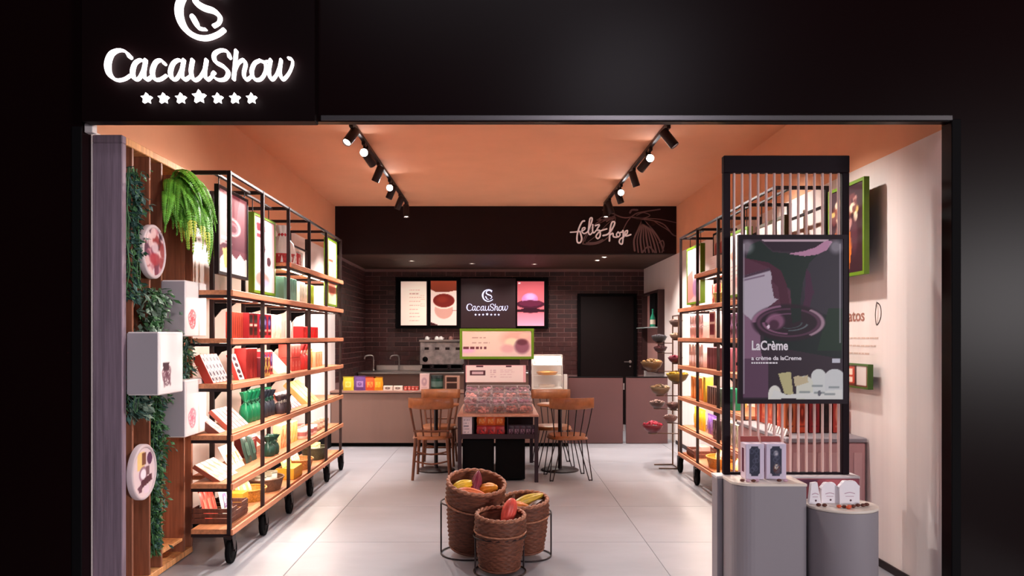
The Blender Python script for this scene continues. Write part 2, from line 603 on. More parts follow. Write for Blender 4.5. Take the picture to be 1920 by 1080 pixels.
# ================================================================== illuminated sign and the same mark on the menu board
LOGO_LETTERS = [
    [([(375, 430), (340, 388), (285, 378), (228, 410), (202, 490), (218, 565), (270, 606), (330, 600), (378, 570)], [20, 11, 12, 22, 28, 22, 13, 9, 7])],
    [([(487, 470), (455, 452), (412, 480), (393, 545), (408, 598), (445, 592), (480, 520), (492, 462)], [11, 10, 13, 17, 14, 9, 9, 10]),
     ([(495, 452), (480, 560), (503, 604), (545, 575)], [13, 14, 13, 7])],
    [([(640, 482), (612, 454), (570, 472), (545, 540), (560, 597), (605, 602), (655, 570)], [15, 11, 14, 17, 15, 10, 7])],
    [([(780, 470), (748, 452), (705, 480), (684, 545), (699, 598), (736, 592), (772, 520), (785, 462)], [11, 10, 13, 17, 14, 9, 9, 10]),
     ([(788, 452), (772, 560), (795, 604), (840, 575)], [13, 14, 13, 7])],
    [([(855, 452), (842, 540), (862, 604), (905, 592), (945, 530), (957, 470)], [14, 15, 14, 10, 9, 10]),
     ([(962, 452), (948, 560), (970, 604), (1008, 576)], [14, 14, 13, 7])],
    [([(1140, 432), (1122, 388), (1072, 378), (1022, 408), (1030, 465), (1095, 505), (1128, 550), (1105, 598), (1050, 604), (1008, 572), (1022, 548)],
      [17, 12, 11, 15, 18, 19, 17, 13, 11, 11, 13])],
    [([(1190, 382), (1180, 490), (1170, 600)], [15, 14, 14]),
     ([(1178, 545), (1205, 480), (1245, 452), (1262, 485), (1248, 560), (1268, 604), (1305, 580)], [7, 9, 12, 14, 14, 13, 7])],
    [([(1372, 456), (1330, 480), (1308, 545), (1332, 600), (1380, 598), (1415, 540), (1412, 480), (1372, 456)], [10, 13, 16, 14, 11, 12, 12, 10]),
     ([(1400, 470), (1440, 462)], [8, 5])],
    [([(1455, 452), (1440, 545), (1462, 602), (1500, 565), (1530, 480)], [13, 15, 14, 9, 9]),
     ([(1535, 452), (1525, 545), (1548, 602), (1592, 560), (1622, 490), (1618, 448), (1592, 440)], [13, 15, 14, 9, 9, 10, 11])],
]
LOGO_EMBLEM = [
    ([(1075, -82), (1010, -112), (925, -118), (820, -75), (757, 20), (755, 120), (800, 215), (880, 272), (965, 284), (1045, 258), (1096, 222)],
     [14, 17, 18, 22, 32, 32, 26, 20, 18, 16, 15]),
    ([(1060, -45), (1020, -80), (950, -88), (885, -55), (880, 5), (940, 50), (1020, 78), (1064, 122), (1056, 168), (1018, 192)],
     [18, 12, 11, 18, 24, 26, 22, 17, 11, 12]),
    ([(856, 122), (880, 168), (905, 208), (958, 218)], [22, 22, 13, 7]),
]


def logo(parent, O, uv, k, mat, depth):
    """k metres per drawing unit; O is the drawing's (0,0); drawing y runs down"""
    D = lambda pts: [(p[0] * k, -p[1] * k) for p in pts]
    for strokes in LOGO_LETTERS:
        mb = MB()
        for n, (pts, w) in enumerate(strokes):
            mb.stroke(D(pts), [q * k * .66 for q in w], O, uv[0], uv[1], depth * (1 - .04 * n), sub=5)
        mb.build('letter', mat, parent)
    mb = MB()
    for n, (pts, w) in enumerate(LOGO_EMBLEM):
        mb.stroke(D(pts), [q * k * .8 for q in w], O, uv[0], uv[1], depth * (1 - .04 * n), sub=6)
    mb.build('emblem', mat, parent)
    for i, cx in enumerate((502, 632, 765, 905, 1048, 1180, 1308)):
        R = 52 if i == 3 else 41; cy = 735 if i == 3 else 748
        mb = MB()
        P = []
        for t in range(10):
            r = R if t % 2 == 0 else R * .5
            P.append(((cx + r * math.sin(t * PI / 5)) * k, -(cy - r * math.cos(t * PI / 5)) * k))
        mb.prism(P, O, uv[0], uv[1], depth)
        mb.build('star', mat, parent)


YS = 4.25
sign = thing('shop_sign', 'black box sign with glowing white script letters and stars over the entrance', 'sign', (-1.62, YS, 2.67))
MB().box(px(152, YS), px(590, YS), YS, YF - .002, pz(227, YS), 4.1, c=.004).build('sign_box', SIGNBOX, sign)
SIGNGLOW = M('white_sign_glow', (255, 250, 250), .4, emit=2.0)
# letters stand 2.5 cm proud of the box
kk = (YS - .045) / F / 4.085
logo(sign, (px(150, YS - .045), YS - .045, pz(0, YS - .045)), FRONT, kk, SIGNGLOW, .03)

# ------------------------------------------------------------------ menu boards on the back wall
YM = YW - .10
mbd = thing('menu_board', 'row of backlit menu screens and shop logo on dark panel above the counter', 'menu board', (0, YM, pz(612, YM)))
MB().box(px(742, YM), px(1028, YM), YM, YW - .015, pz(616, YM), pz(520, YM), c=.004).build('back_panel', BLACKM, mbd)


def screen(x0, x1, y0, y1, cv, em, name='screen'):
    s = MB().box(px(x0 - 1.5, YM), px(x1 + 1.5, YM), YM - .03, YM, pz(y1 + 1.5, YM), pz(y0 - 1.5, YM), c=.004).build(name, BLACK, mbd)
    print_on('screen_image', cv, (px(x0, YM), YM - .0315, pz(y1, YM)), FRONT, px(x1, YM) - px(x0, YM), pz(y0, YM) - pz(y1, YM), s, em, .6)
    return s


c = Canvas(40, 66, (236, 206, 190)).vgrad((200, 170, 155), (238, 206, 190), 0, .18).ell(.75, .4, .6, .5, (250, 230, 205), .6, 1)
c.textlines(.35, .2, .8, 9, .088, (150, 110, 100), .6, .008, 4).textlines(.78, .32, .97, 6, .05, (150, 130, 110), .4, .006, 5)
screen(752, 800, 528, 610, c, .42)
c = Canvas(40, 66, (232, 196, 184)).vgrad((150, 62, 40), (120, 50, 34), 0, .26)
c.poly([(0, .2), (.35, .3), (1, .22), (1, .25), (.4, .34), (0, .28)], (236, 200, 184))
c.ell(.52, .66, .36, .2, (196, 140, 126)).ell(.52, .47, .46, .17, (238, 196, 180)).ell(.52, .45, .42, .155, (112, 30, 24)).ell(.45, .42, .2, .07, (136, 46, 32), .8, .8)
c.poly([(.85, .66), (1, .67), (1, .69), (.85, .68)], (150, 90, 80)).poly([(0, .93), (.3, 1), (0, 1)], (60, 20, 24))
screen(808, 856, 527, 610, c, .42)
c = Canvas(40, 66, (222, 108, 120)).vgrad((206, 92, 100), (214, 108, 118), 0, .7).vgrad((228, 116, 130), (244, 150, 176), .72, 1)
c.ell(.5, .52, .52, .1, (70, 20, 40)).ell(.48, .4, .3, .13, (196, 120, 176)).ell(.5, .35, .18, .07, (220, 168, 214), .9, .8).ell(.5, .5, .42, .07, (96, 30, 56))
c.rect(0, .64, 1, .69, (40, 12, 22)).ell(.5, .66, .4, .06, (52, 14, 30)).rect(.05, .03, .12, .06, (255, 240, 240))
screen(970, 1020, 528, 611, c, .42)
s = MB().box(px(864, YM), px(967, YM), YM - .03, YM, pz(615, YM), pz(522, YM), c=.004).build('logo_panel', M('plum_black_panel', (56, 30, 36), .5), mbd)
ky = YM - .05
# the mark at 1/4.7 of the sign's size
k2 = (79 * ky / F) / (1640 - 175)
logo(s, (px(874, ky) - 175 * k2, ky, pz(570, ky) + 378 * k2), FRONT, k2, M('mark_glow', (208, 206, 240), .4, emit=.75), .015)

# ------------------------------------------------------------------ drawing on the bulkhead: script and cocoa pods
YL = YB - .004
chalk = thing('wall_lettering', 'white cut-out script lettering and cocoa pod line drawing on dark bulkhead', 'lettering', (1.9, YL, 2.9))
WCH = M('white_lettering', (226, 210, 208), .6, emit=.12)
GCH = M('grey_line_drawing', (112, 88, 90), .7)
Zp = lambda pts: [((px(1050 + p[0] / 8, YL)), pz(380 + p[1] / 8, YL)) for p in pts]
wv = YL / F / 8
O0 = (0, YL - .012, 0)
for strokes in [
    [([(155, 445), (235, 440), (300, 430)], 9), ([(365, 275), (330, 290), (285, 380), (255, 500), (260, 590), (300, 600), (325, 540), (300, 440)], 12)],
    [([(325, 430), (370, 400), (370, 375), (335, 390), (330, 440), (365, 465), (410, 440)], 10)],
    [([(415, 440), (470, 300), (480, 235), (450, 240), (435, 330), (425, 440), (450, 480), (490, 440)], 11)],
    [([(490, 330), (488, 420), (505, 455), (540, 420)], 10)],
    [([(530, 345), (590, 335), (550, 410), (595, 420), (600, 500), (565, 540), (540, 500), (600, 430), (700, 395)], 11)],
    [([(645, 495), (720, 470), (790, 380), (820, 300), (780, 295), (750, 400), (740, 575)], 12), ([(745, 490), (790, 460), (800, 510), (850, 520)], 11)],
    [([(870, 440), (845, 480), (870, 515), (900, 480), (870, 440)], 10)],
    [([(900, 450), (930, 440), (945, 420), (945, 520), (930, 620), (890, 600), (900, 550), (960, 510)], 11)],
    [([(960, 490), (1000, 470), (1010, 420), (975, 440), (985, 500), (1060, 480)], 11)],
]:
    mb = MB()
    for pts, w in strokes: mb.stroke(Zp(pts), w * wv, O0, FRONT[0], FRONT[1], .006, sub=5)
    mb.build('letter', WCH, chalk)
O1 = (0, YL - .003, 0)
mb = MB()     # branch, leaves
for pts, w in [([(640, 110), (740, 120), (850, 190), (960, 225), (1060, 215), (1150, 160), (1300, 130), (1500, 100)], 9),
               ([(1060, 215), (1200, 240), (1400, 270), (1560, 330), (1680, 470), (1740, 500)], 9),
               ([(1150, 240), (1300, 235), (1500, 250), (1740, 300)], 6), ([(1060, 220), (1000, 300), (950, 400)], 7),
               ([(1400, 270), (1500, 340), (1600, 400), (1700, 480)], 6), ([(1150, 190), (1250, 150), (1350, 190), (1250, 230), (1100, 215)], 6),
               ([(1050, 150), (1080, 110), (1160, 110)], 14), ([(850, 190), (760, 160), (720, 200), (640, 210), (560, 260)], 7),
               ([(560, 260), (700, 250), (820, 200)], 12), ([(700, 280), (780, 240), (830, 230)], 10)]:
    mb.stroke(Zp(pts), w * wv, O1, FRONT[0], FRONT[1], .002, sub=5)
mb.build('branch', GCH, chalk)
mb = MB()     # left pod behind the script
for pts, w in [([(340, 620), (380, 500), (520, 330), (700, 230), (820, 220)], 8), ([(340, 620), (480, 628), (620, 590), (760, 470), (830, 250)], 8),
               ([(400, 610), (540, 600), (640, 560)], 14), ([(370, 580), (420, 480), (560, 330), (720, 250)], 5), ([(420, 590), (560, 480), (700, 330), (810, 240)], 5)]:
    mb.stroke(Zp(pts), w * wv, O1, FRONT[0], FRONT[1], .002, sub=5)
mb.build('cocoa_pod', GCH, chalk)
mb = MB()     # right pod hanging down
for k in range(9):
    t = (k - 4) / 4
    xb = 1335 + t * 215
    mb.stroke(Zp([(1245 + t * 12, 270), (1250 + t * 110 + 30, 380 + abs(t) * 30), (1290 + t * 190 + 10, 560), (xb, 745 - (0 if abs(t) < .9 else 25))]), (9 if k % 2 else 13) * wv, O1, FRONT[0], FRONT[1], .002, sub=5)
mb.stroke(Zp([(1240, 745), (1290, 680), (1345, 665), (1420, 745)]), 12 * wv, O1, FRONT[0], FRONT[1], .002, sub=5)
mb.stroke(Zp([(1490, 600), (1540, 570), (1560, 640), (1530, 745)]), 9 * wv, O1, FRONT[0], FRONT[1], .002, sub=5)
mb.build('cocoa_pod', GCH, chalk)

# ================================================================== lighting hardware
LENS = M('lamp_lens_glow', (255, 236, 220), .4, emit=14)
LENSB = M('lamp_lens_glare', (255, 250, 250), .4, emit=60)
LENSD = M('lamp_lens_soft', (255, 235, 215), .4, emit=2.5)


def spot(name, loc, aim, power, angle, col, parent, blend=.6, size=.04):
    l = bpy.data.lights.new(name, 'SPOT'); l.energy = power; l.color = col
    l.spot_size = math.radians(angle); l.spot_blend = blend; l.shadow_soft_size = size
    o = bpy.data.objects.new(name, l); COL.objects.link(o)
    o.location = loc
    o.rotation_euler = (Vector(aim) - Vector(loc)).to_track_quat('-Z', 'Y').to_euler()
    return o


WARM = (1, .93, .87)
ORD = ['nearest', 'second', 'third', 'fourth', 'fifth', 'sixth', 'seventh', 'eighth', 'ninth', 'tenth', 'eleventh', 'twelfth']
for side, xt, ys in (('left', -1.25, (6.7, 7.37, 8.2, 9.1, 9.97, 10.62)), ('right', 1.45, (6.75, 7.6, 8.45, 9.4, 10.3, 10.62))):
    sgn = -1 if side == 'left' else 1
    tr = thing('lighting_track', 'black ceiling light track running over the %s shelving' % side, 'light track', (xt, 8, ZC))
    MB().box(xt - .018, xt + .018, 5.2, 10.75, ZC - .032, ZC - .0005, c=.002).build('rail', BLACK, tr)
    MB().box(xt - .022, xt + .022, 5.14, 5.2, ZC - .04, ZC - .0005, c=.003).build('end_feed', BLACKM, tr)
    heads = []
    for i, y in enumerate(ys):
        wall = (sgn * 2.15, y + .3, 1.2)
        if i == 0 and side == 'right':
            heads.append((5.55, (2.5, 5.3, .9), 'hid', 0)); heads.append((5.27, (-2.25, 5.05, 1.5), 'hid', 0))  # added heads, unseen above the lintel, to brighten right wall and plank panel
        if i == 0 and side == 'left':
            heads.append((5.45, (1.75, 4.75, .7), 'hid', 0))  # added head, unseen above the lintel, to light the plinth tops
        if i in (1, 3):
            heads.append((y - .06, (xt * .2, 0.5, 1.35), 'cam', i)); heads.append((y + .12, (sgn * 2.2, y + .2, 1.0) if i == 3 else (-sgn * .1, 9.35, 1.25), 'wall' if i == 3 else 'table', i))
        elif i == 5:
            heads.append((y, (xt * .9, y - .5, 0), 'down', i))
        elif i == 0:
            heads.append((y, (-2.15, 5.15, 1.2) if sgn < 0 else (2.4, y - .25, 1.9), 'wall', i))
        else:
            heads.append((y, wall, 'wall', i))
    n = -1; hn = 0
    for (y, aim, kind, i) in heads:
        if kind == 'hid': hn += 1
        else: n += 1
        base = Vector((xt, y, ZC - .0325)); piv = base + Vector((0, 0, -.09))
        dirn = (Vector(aim) - piv).normalized()
        lb = {'hid': 'added unseen black track spotlight at the entrance end of the %s track, %s one above the lintel' % (side, ORD[hn - 1].replace('nearest', 'first')),
              'cam': 'black track spotlight glaring towards the entrance, %s from the entrance on %s track' % (ORD[max(n, 0)], side),
              'wall': 'black track spotlight turned to the shelves, %s from the entrance on %s track' % (ORD[max(n, 0)], side),
              'table': 'black track spotlight turned to the central table, beside the glaring one on %s track' % side,
              'down': 'black track spotlight at the far end of the %s track' % side}[kind]
        h = thing('track_spotlight', lb, 'spotlight', tuple(base), 0, 'spotlights on the ceiling tracks')
        MB().box(xt - .016, xt + .016, y - .05, y + .05, ZC - .062, ZC - .0325, c=.003).build('adapter', BLACK, h)
        MB().tube([(xt, y, ZC - .062), tuple(piv)], .009, 8).build('stem', BLACK, h)
        q = dirn.to_track_quat('Z', 'Y').to_matrix().to_4x4()
        mt = Matrix.Translation(piv) @ q
        MB().lathe([(.0, -.07), (.036, -.07), (.04, -.066), (.04, .10), (.037, .105), (.034, .10), (.034, .085)], 18, 0, mt, caps=False).build('lamp_head', BLACK, h)
        MB().lathe([(0, .088), (.034, .088)], 18, 0, mt, caps=False).build('lens', LENSB if kind == 'cam' else LENS, h)
        tip = piv + dirn * .115
        if kind == 'hid':
            spot('spot_beam', tip, aim, 75 if aim[0] > 2.4 else (210 if aim[0] < 0 else 80), 95 if aim[0] > 2.4 else 60, WARM, h, .9)
        elif kind == 'wall':
            spot('spot_beam', tip, aim, 130 if i else (170 if sgn < 0 else 60), 75, WARM, h)
        elif kind == 'table':
            spot('spot_beam', tip, aim, 90, 50, WARM, h)
        elif kind == 'cam':
            spot('spot_beam', tip, (xt * .2, 4.6, .3), 110, 70, (1, .94, .9), h)
        else:
            spot('spot_beam', tip, aim, 70, 80, WARM, h)

# recessed downlights in the soffit over the counter
for n, (a, b, on) in enumerate(((772, 489, 0), (885, 494, 0), (1002, 495, 0), (1133, 482, 1), (1120, 488, 1))):
    Yd = (ZS - EYE) * F / (VY - b)
    Yd = max(11.3, min(13.3, Yd)); xd = px(a, Yd)
    lb = ('lit recessed downlight in the dark soffit, %s of the bright pair' % ('front' if n == 3 else 'rear')) if on else \
        'dim recessed downlight in the dark soffit, %s from the left wall' % ORD[n].replace('nearest', 'first')
    h = thing('recessed_downlight', lb, 'downlight', (xd, Yd, ZS), 0, 'downlights over the service counter')
    MB().lathe([(.055, -.004), (.05, -.008), (.036, -.006), (.034, -.001)], 20, 0, Matrix.Translation((xd, Yd, ZS)), caps=False).build('trim_ring', STEEL, h)
    MB().lathe([(0, -.002), (.036, -.002)], 16, 0, Matrix.Translation((xd, Yd, ZS)), caps=False).build('lens', LENS if on else LENSD, h)
    spot('downlight_beam', (xd, Yd, ZS - .02), (xd, Yd + .9, 0), 32 if on else 25, 120, WARM, h)

# ================================================================== plank panel inside the left jamb
XP = -2.13
pn = thing('plank_panel', 'upright timber crate frame with plank back and fins at the left of entrance', 'wall panel', (-2.2, 5.0, 0))
MB().box(XL + .003, XP, 4.45, 4.50, 0.005, 2.60, c=.004).build('side_board', WEATHER, pn, label='weathered grey purple end board')
MB().box(XL + .003, XP, 4.50, 5.48, 2.60, 2.645, c=.004).build('top_board', PLANK, pn)
MB().box(XL + .003, XP, 4.45, 4.50, 2.60, 2.645, c=.004).build('top_board', WEATHER, pn)
MB().box(XL + .003, XP, 4.50, 5.48, .005, .045, c=.004).build('bottom_board', PLANK, pn)
MB().box(XL + .003, XP, 5.455, 5.48, .045, 2.60, c=.003).build('side_board', PLANKD, pn)
for k, (a, b) in enumerate(((4.505, 4.66), (4.665, 4.82), (4.825, 4.975), (4.98, 5.13), (5.135, 5.29), (5.295, 5.452))):
    MB().box(XL + .003, XL + .018 + .004 * (k % 2), a, b, .045, 2.60, c=.002).build('plank', PLANK if k > 2 else PLANKD, pn)
for y in (4.575, 4.80, 4.97, 5.33):
    MB().box(XL + .025, XP - .002, y, y + .02, .045, 2.60, c=.002).build('fin', PLANKD, pn)
MB().box(XL + .025, XP - .01, 4.995, 5.325, .12, .14, c=.002).build('shelf', PLANK, pn)

# three white display boxes hung on the panel
for lb, y0, y1, xo, z0, z1, col in (
        ('white box lamp with red cocoa drawing, topmost of the three on planks', 4.97, 5.33, -1.98, 1.505, 1.86, (206, 80, 92)),
        ('white box lamp with brown cup drawing, middle and nearest of the three on planks', 4.51, 4.86, -1.95, 1.165, 1.53, (110, 70, 84)),
        ('white box lamp with pink pod drawing, lowest of the three on planks', 4.97, 5.33, -1.98, .865, 1.225, (226, 120, 140))):
    b = thing('display_box', lb, 'box', (xo - .07, (y0 + y1) / 2, z0), 0, 'white boxes on the plank panel')
    MB().box(XP, xo, y0, y1, z0, z1, c=.006).build('body', WHITEBOX, b)
    cv = Canvas(40, 40, (240, 230, 230))
    rg = random.Random(len(lb))
    for k in range(9):
        a = k * .7
        cv.ring(.3 + .09 * math.cos(a), .72 + .1 * math.sin(a), .07 + .02 * (k % 3), .09, .16, col, .8)
    if 'cup' in lb: cv.poly([(.12, .5), (.42, .5), (.38, .66), (.16, .66)], (70, 44, 54)).line(.3, .66, .46, .9, .03, col, .8).line(.16, .7, .2, .92, .03, col, .6)
    print_on('printed_drawing', cv, (xo + .001, y0 + .02, z0 + .02), RIGHTFACE, y1 - y0 - .04, z1 - z0 - .04, b)
    MB().box(XP, xo - .004, y0 - .004, y0 + .002, z0 + .008, z1 - .008, c=.001).build('shaded_side', M('white_box_shaded_side', (176, 166, 172), .5), b)  # shade put into the colour: this side of the white box is painted grey

# two round picture plaques
for lb, yc, zc, r, cols in (
        ('round plaque with pink and plum picture, upper one near the hanging greenery', 4.80, 2.02, .165, [(196, 130, 140), (120, 60, 80), (226, 190, 190), (150, 60, 60), (90, 50, 70)]),
        ('round plaque with cup and chocolate picture, lower one on the dark planks', 4.665, .70, .165, [(226, 180, 120), (232, 214, 220), (110, 60, 70), (80, 40, 70), (240, 226, 230)])):
    p = thing('round_plaque', lb, 'plaque', (XP, yc, zc), 0, 'round plaques on the planks')
    mt = Matrix.Translation((XP, yc, zc)) @ Matrix.Rotation(PI / 2, 4, 'Y')
    MB().lathe([(r, 0), (r, .028), (r - .006, .034), (r - .02, .034), (r - .022, .028)], 40, 0, mt, caps=False).lathe([(0, 0), (r, 0)], 40, 0, mt, caps=False).build('rim', M('plaque_rim', (206, 186, 190), .5), p)
    cv = Canvas(44, 44, (224, 200, 204))
    if 'cup' in lb:
        cv.rect(.2, .1, .52, .45, (232, 196, 130)).rect(.4, .12, .6, .36, (120, 70, 50)).ell(.76, .26, .12, .13, (90, 44, 80)).ell(.47, .55, .16, .13, (240, 226, 236)).ring(.47, .55, .16, .13, .2, (150, 110, 130))
        cv.rect(.6, .42, .74, .6, (120, 84, 92)).poly([(.35, .68), (.85, .58), (.88, .72), (.4, .84)], (84, 44, 56)).poly([(.2, .8), (.4, .74), (.42, .9), (.3, .92)], (110, 70, 84)).rect(.5, .8, .72, .95, (226, 200, 214))
    else:
        cv.blobs(60, cols, r=.16, seed=5).ell(.55, .66, .26, .13, (172, 60, 70), .9, .4).ell(.55, .42, .16, .12, (232, 206, 210), .8, .4)
    print_on('printed_picture', cv, (XP + .0285, yc - r + .02, zc - r + .02), RIGHTFACE, 2 * r - .04, 2 * r - .04, p, mask=lambda a, b: (a - .5) ** 2 + (b - .5) ** 2 < .25)


# ------------------------------------------------------------------ greenery
LEAF1 = M('leaf_dark_teal', (58, 92, 84), .55, noise=((30, 30, 30), .4))
LEAF2 = M('leaf_grey_green', (112, 134, 116), .6, noise=((30, 30, 30), .35))
FERN = M('fern_green', (104, 170, 52), .5, noise=((20, 20, 20), .35))
FERNY = M('fern_yellow_tip', (186, 196, 70), .5)
VINE = M('vine_green', (66, 110, 66), .55, noise=((30, 30, 30), .4))


def leaf(mb, p, dr, up, l, w, m=0, fold=.15):
    p = Vector(p); dr = Vector(dr).normalized(); s = dr.cross(Vector(up))
    if s.length < 1e-3: s = dr.cross(Vector((1, 0, .1)))
    s.normalize(); n = s.cross(dr)
    mid = p + dr * l * .5
    mb.add([p, mid + s * w - n * w * fold, p + dr * l - n * l * .12, mid - s * w - n * w * fold, mid + n * w * fold],
           [(0, 1, 4), (1, 2, 4), (2, 3, 4), (3, 0, 4)], m)


def hanging(name, lb, xs, ys, z0, z1, n, mats, ll, seed, taper=.5, cat='plant'):
    """mass of small hanging shoots; stems are one part, the uncountable foliage another"""
    rg = random.Random(seed)
    cx, cy = sum(xs) / 2, sum(ys) / 2
    t = thing(name, lb, cat, (cx, cy, z1))
    st = MB(); fo = MB()
    for k in range(9):
        x = cx + rg.uniform(-.5, .5) * (xs[1] - xs[0]) * .7; y = cy + rg.uniform(-.5, .5) * (ys[1] - ys[0]) * .7
        pts = [(x + rg.uniform(-.015, .015), y + rg.uniform(-.015, .015), z1 - (z1 - z0) * q / 5 * rg.uniform(.8, 1)) for q in range(6)]
        st.tube(pts, .003, 5)
    for k in range(n):
        u = rg.random(); z = z1 + (z0 - z1) * u
        w = 1 - taper * u
        w *= .75 + .25 * math.sin(u * 19 + seed)
        x = cx + rg.gauss(0, .32) * (xs[1] - xs[0]) * w; y = cy + rg.gauss(0, .32) * (ys[1] - ys[0]) * w
        x = max(x, XL + .03); y = max(y, 4.555)
        leaf(fo, (x, y, z), (rg.uniform(-.2, 1), rg.uniform(-1 if y > 4.6 else -.1, 1), rg.uniform(-1.1, .25)), (rg.uniform(-1, 1), rg.uniform(-1, 1), 1), ll * rg.uniform(.6, 1.3), ll * rg.uniform(.16, .28), rg.randrange(len(mats)))
    st.build('stems', VINE, t)
    fo.build('foliage', mats, t, kind='stuff')
    return t


hanging('trailing_plant', 'dark teal trailing greenery hanging beside the weathered end board', (-2.25, -2.08), (4.50, 4.68), 1.72, 2.48, 1500, [LEAF1, LEAF1, VINE], .05, 3, .45)
hanging('leafy_plant', 'grey-green bushy plant under the upper round plaque', (-2.2, -2.04), (4.68, 4.93), 1.5, 1.80, 420, [LEAF2, LEAF2, VINE], .06, 5, -.2)
hanging('trailing_plant', 'green vine tuft hanging between the upper and lowest white boxes', (-2.2, -2.02), (5.1, 5.3), 1.23, 1.50, 380, [LEAF1, VINE, LEAF2], .05, 6, .1)
hanging('leafy_plant', 'dark grey-green rosette plant low beside the weathered end board', (-2.2, -2.06), (4.49, 4.66), 1.04, 1.30, 420, [LEAF1, LEAF2], .06, 7, -.1)
hanging('trailing_plant', 'long green garland hanging down over the lower planks', (-2.22, -2.08), (4.83, 5.0), .16, 1.14, 1500, [VINE, LEAF1, VINE], .045, 8, .45)

# boston fern: a handful of frond meshes, each frond its own part
fern = thing('hanging_fern', 'bright green fern with arching fronds in a wall pot on the planks', 'fern', (-2.06, 5.12, 2.42))
MB().lathe([(.05, -.10), (.075, -.02), (.08, 0), (.074, 0), (.07, -.02)], 18, 0, Matrix.Translation((-2.14, 5.12, 2.44)), caps=True).build('pot', M('fern_pot', (70, 52, 44), .7), fern)
fm = []
rg = random.Random(21)
for k in range(7):
    L = .13 + .022 * k
    mb = MB(); pts = []
    reach = .15 + .016 * k
    for q in range(13):
        t = q / 12
        pts.append(Vector((reach * math.sin(t * PI * .52) + .02 * t, 0, .10 * math.sin(t * PI) * (1 - t) + .03 - L * t ** 2.1)))
    mb.tube(pts, .0022, 4)
    for q in range(1, 38):
        t = q / 38
        i = min(int(t * 12), 11); f = t * 12 - i
        p = pts[i].lerp(pts[i + 1], f); tg = (pts[i + 1] - pts[i]).normalized()
        for sd in (1, -1):
            ln = .042 * math.sin(PI * min(t + .12, 1)) ** .6 * (1 - .3 * t) + .006
            leaf(mb, p, tg * .35 + Vector((0, sd, 0)) + Vector((0, 0, -.1)), tg.cross(Vector((0, 1, 0))), ln, .0082, 1 if (t > .7 and k % 3 == 0) else 0)
    fm.append(mb.build('frond', [FERN, FERNY], fern, local=True))
n = 0
for k in range(96):
    src = fm[k % 7]
    o = src if k < 7 else src.copy()
    if k >= 7: COL.objects.link(o); o.parent = fern
    a = rg.uniform(-1.45, 1.45)
    o.location = (-.04 + rg.uniform(-.02, .03), rg.uniform(-.09, .09), rg.uniform(-.15, .06))
    o.rotation_euler = (rg.uniform(-.15, .15), rg.uniform(-.3, .25), a)
    sc = rg.uniform(.75, 1.3); o.scale = (sc * .85, sc, sc * rg.uniform(.85, 1.15))
for o in fm: ROOTINV.pop(o.name, None)


# ================================================================== display racks along both walls
LEV = [.23, .53, .85, 1.19, 1.49, 1.81, 2.13]      # shelf tops, floor upwards
SHELF = ['bottom shelf', 'second shelf up', 'third shelf up', 'fourth shelf up', 'fifth shelf up', 'sixth shelf up', 'top shelf']


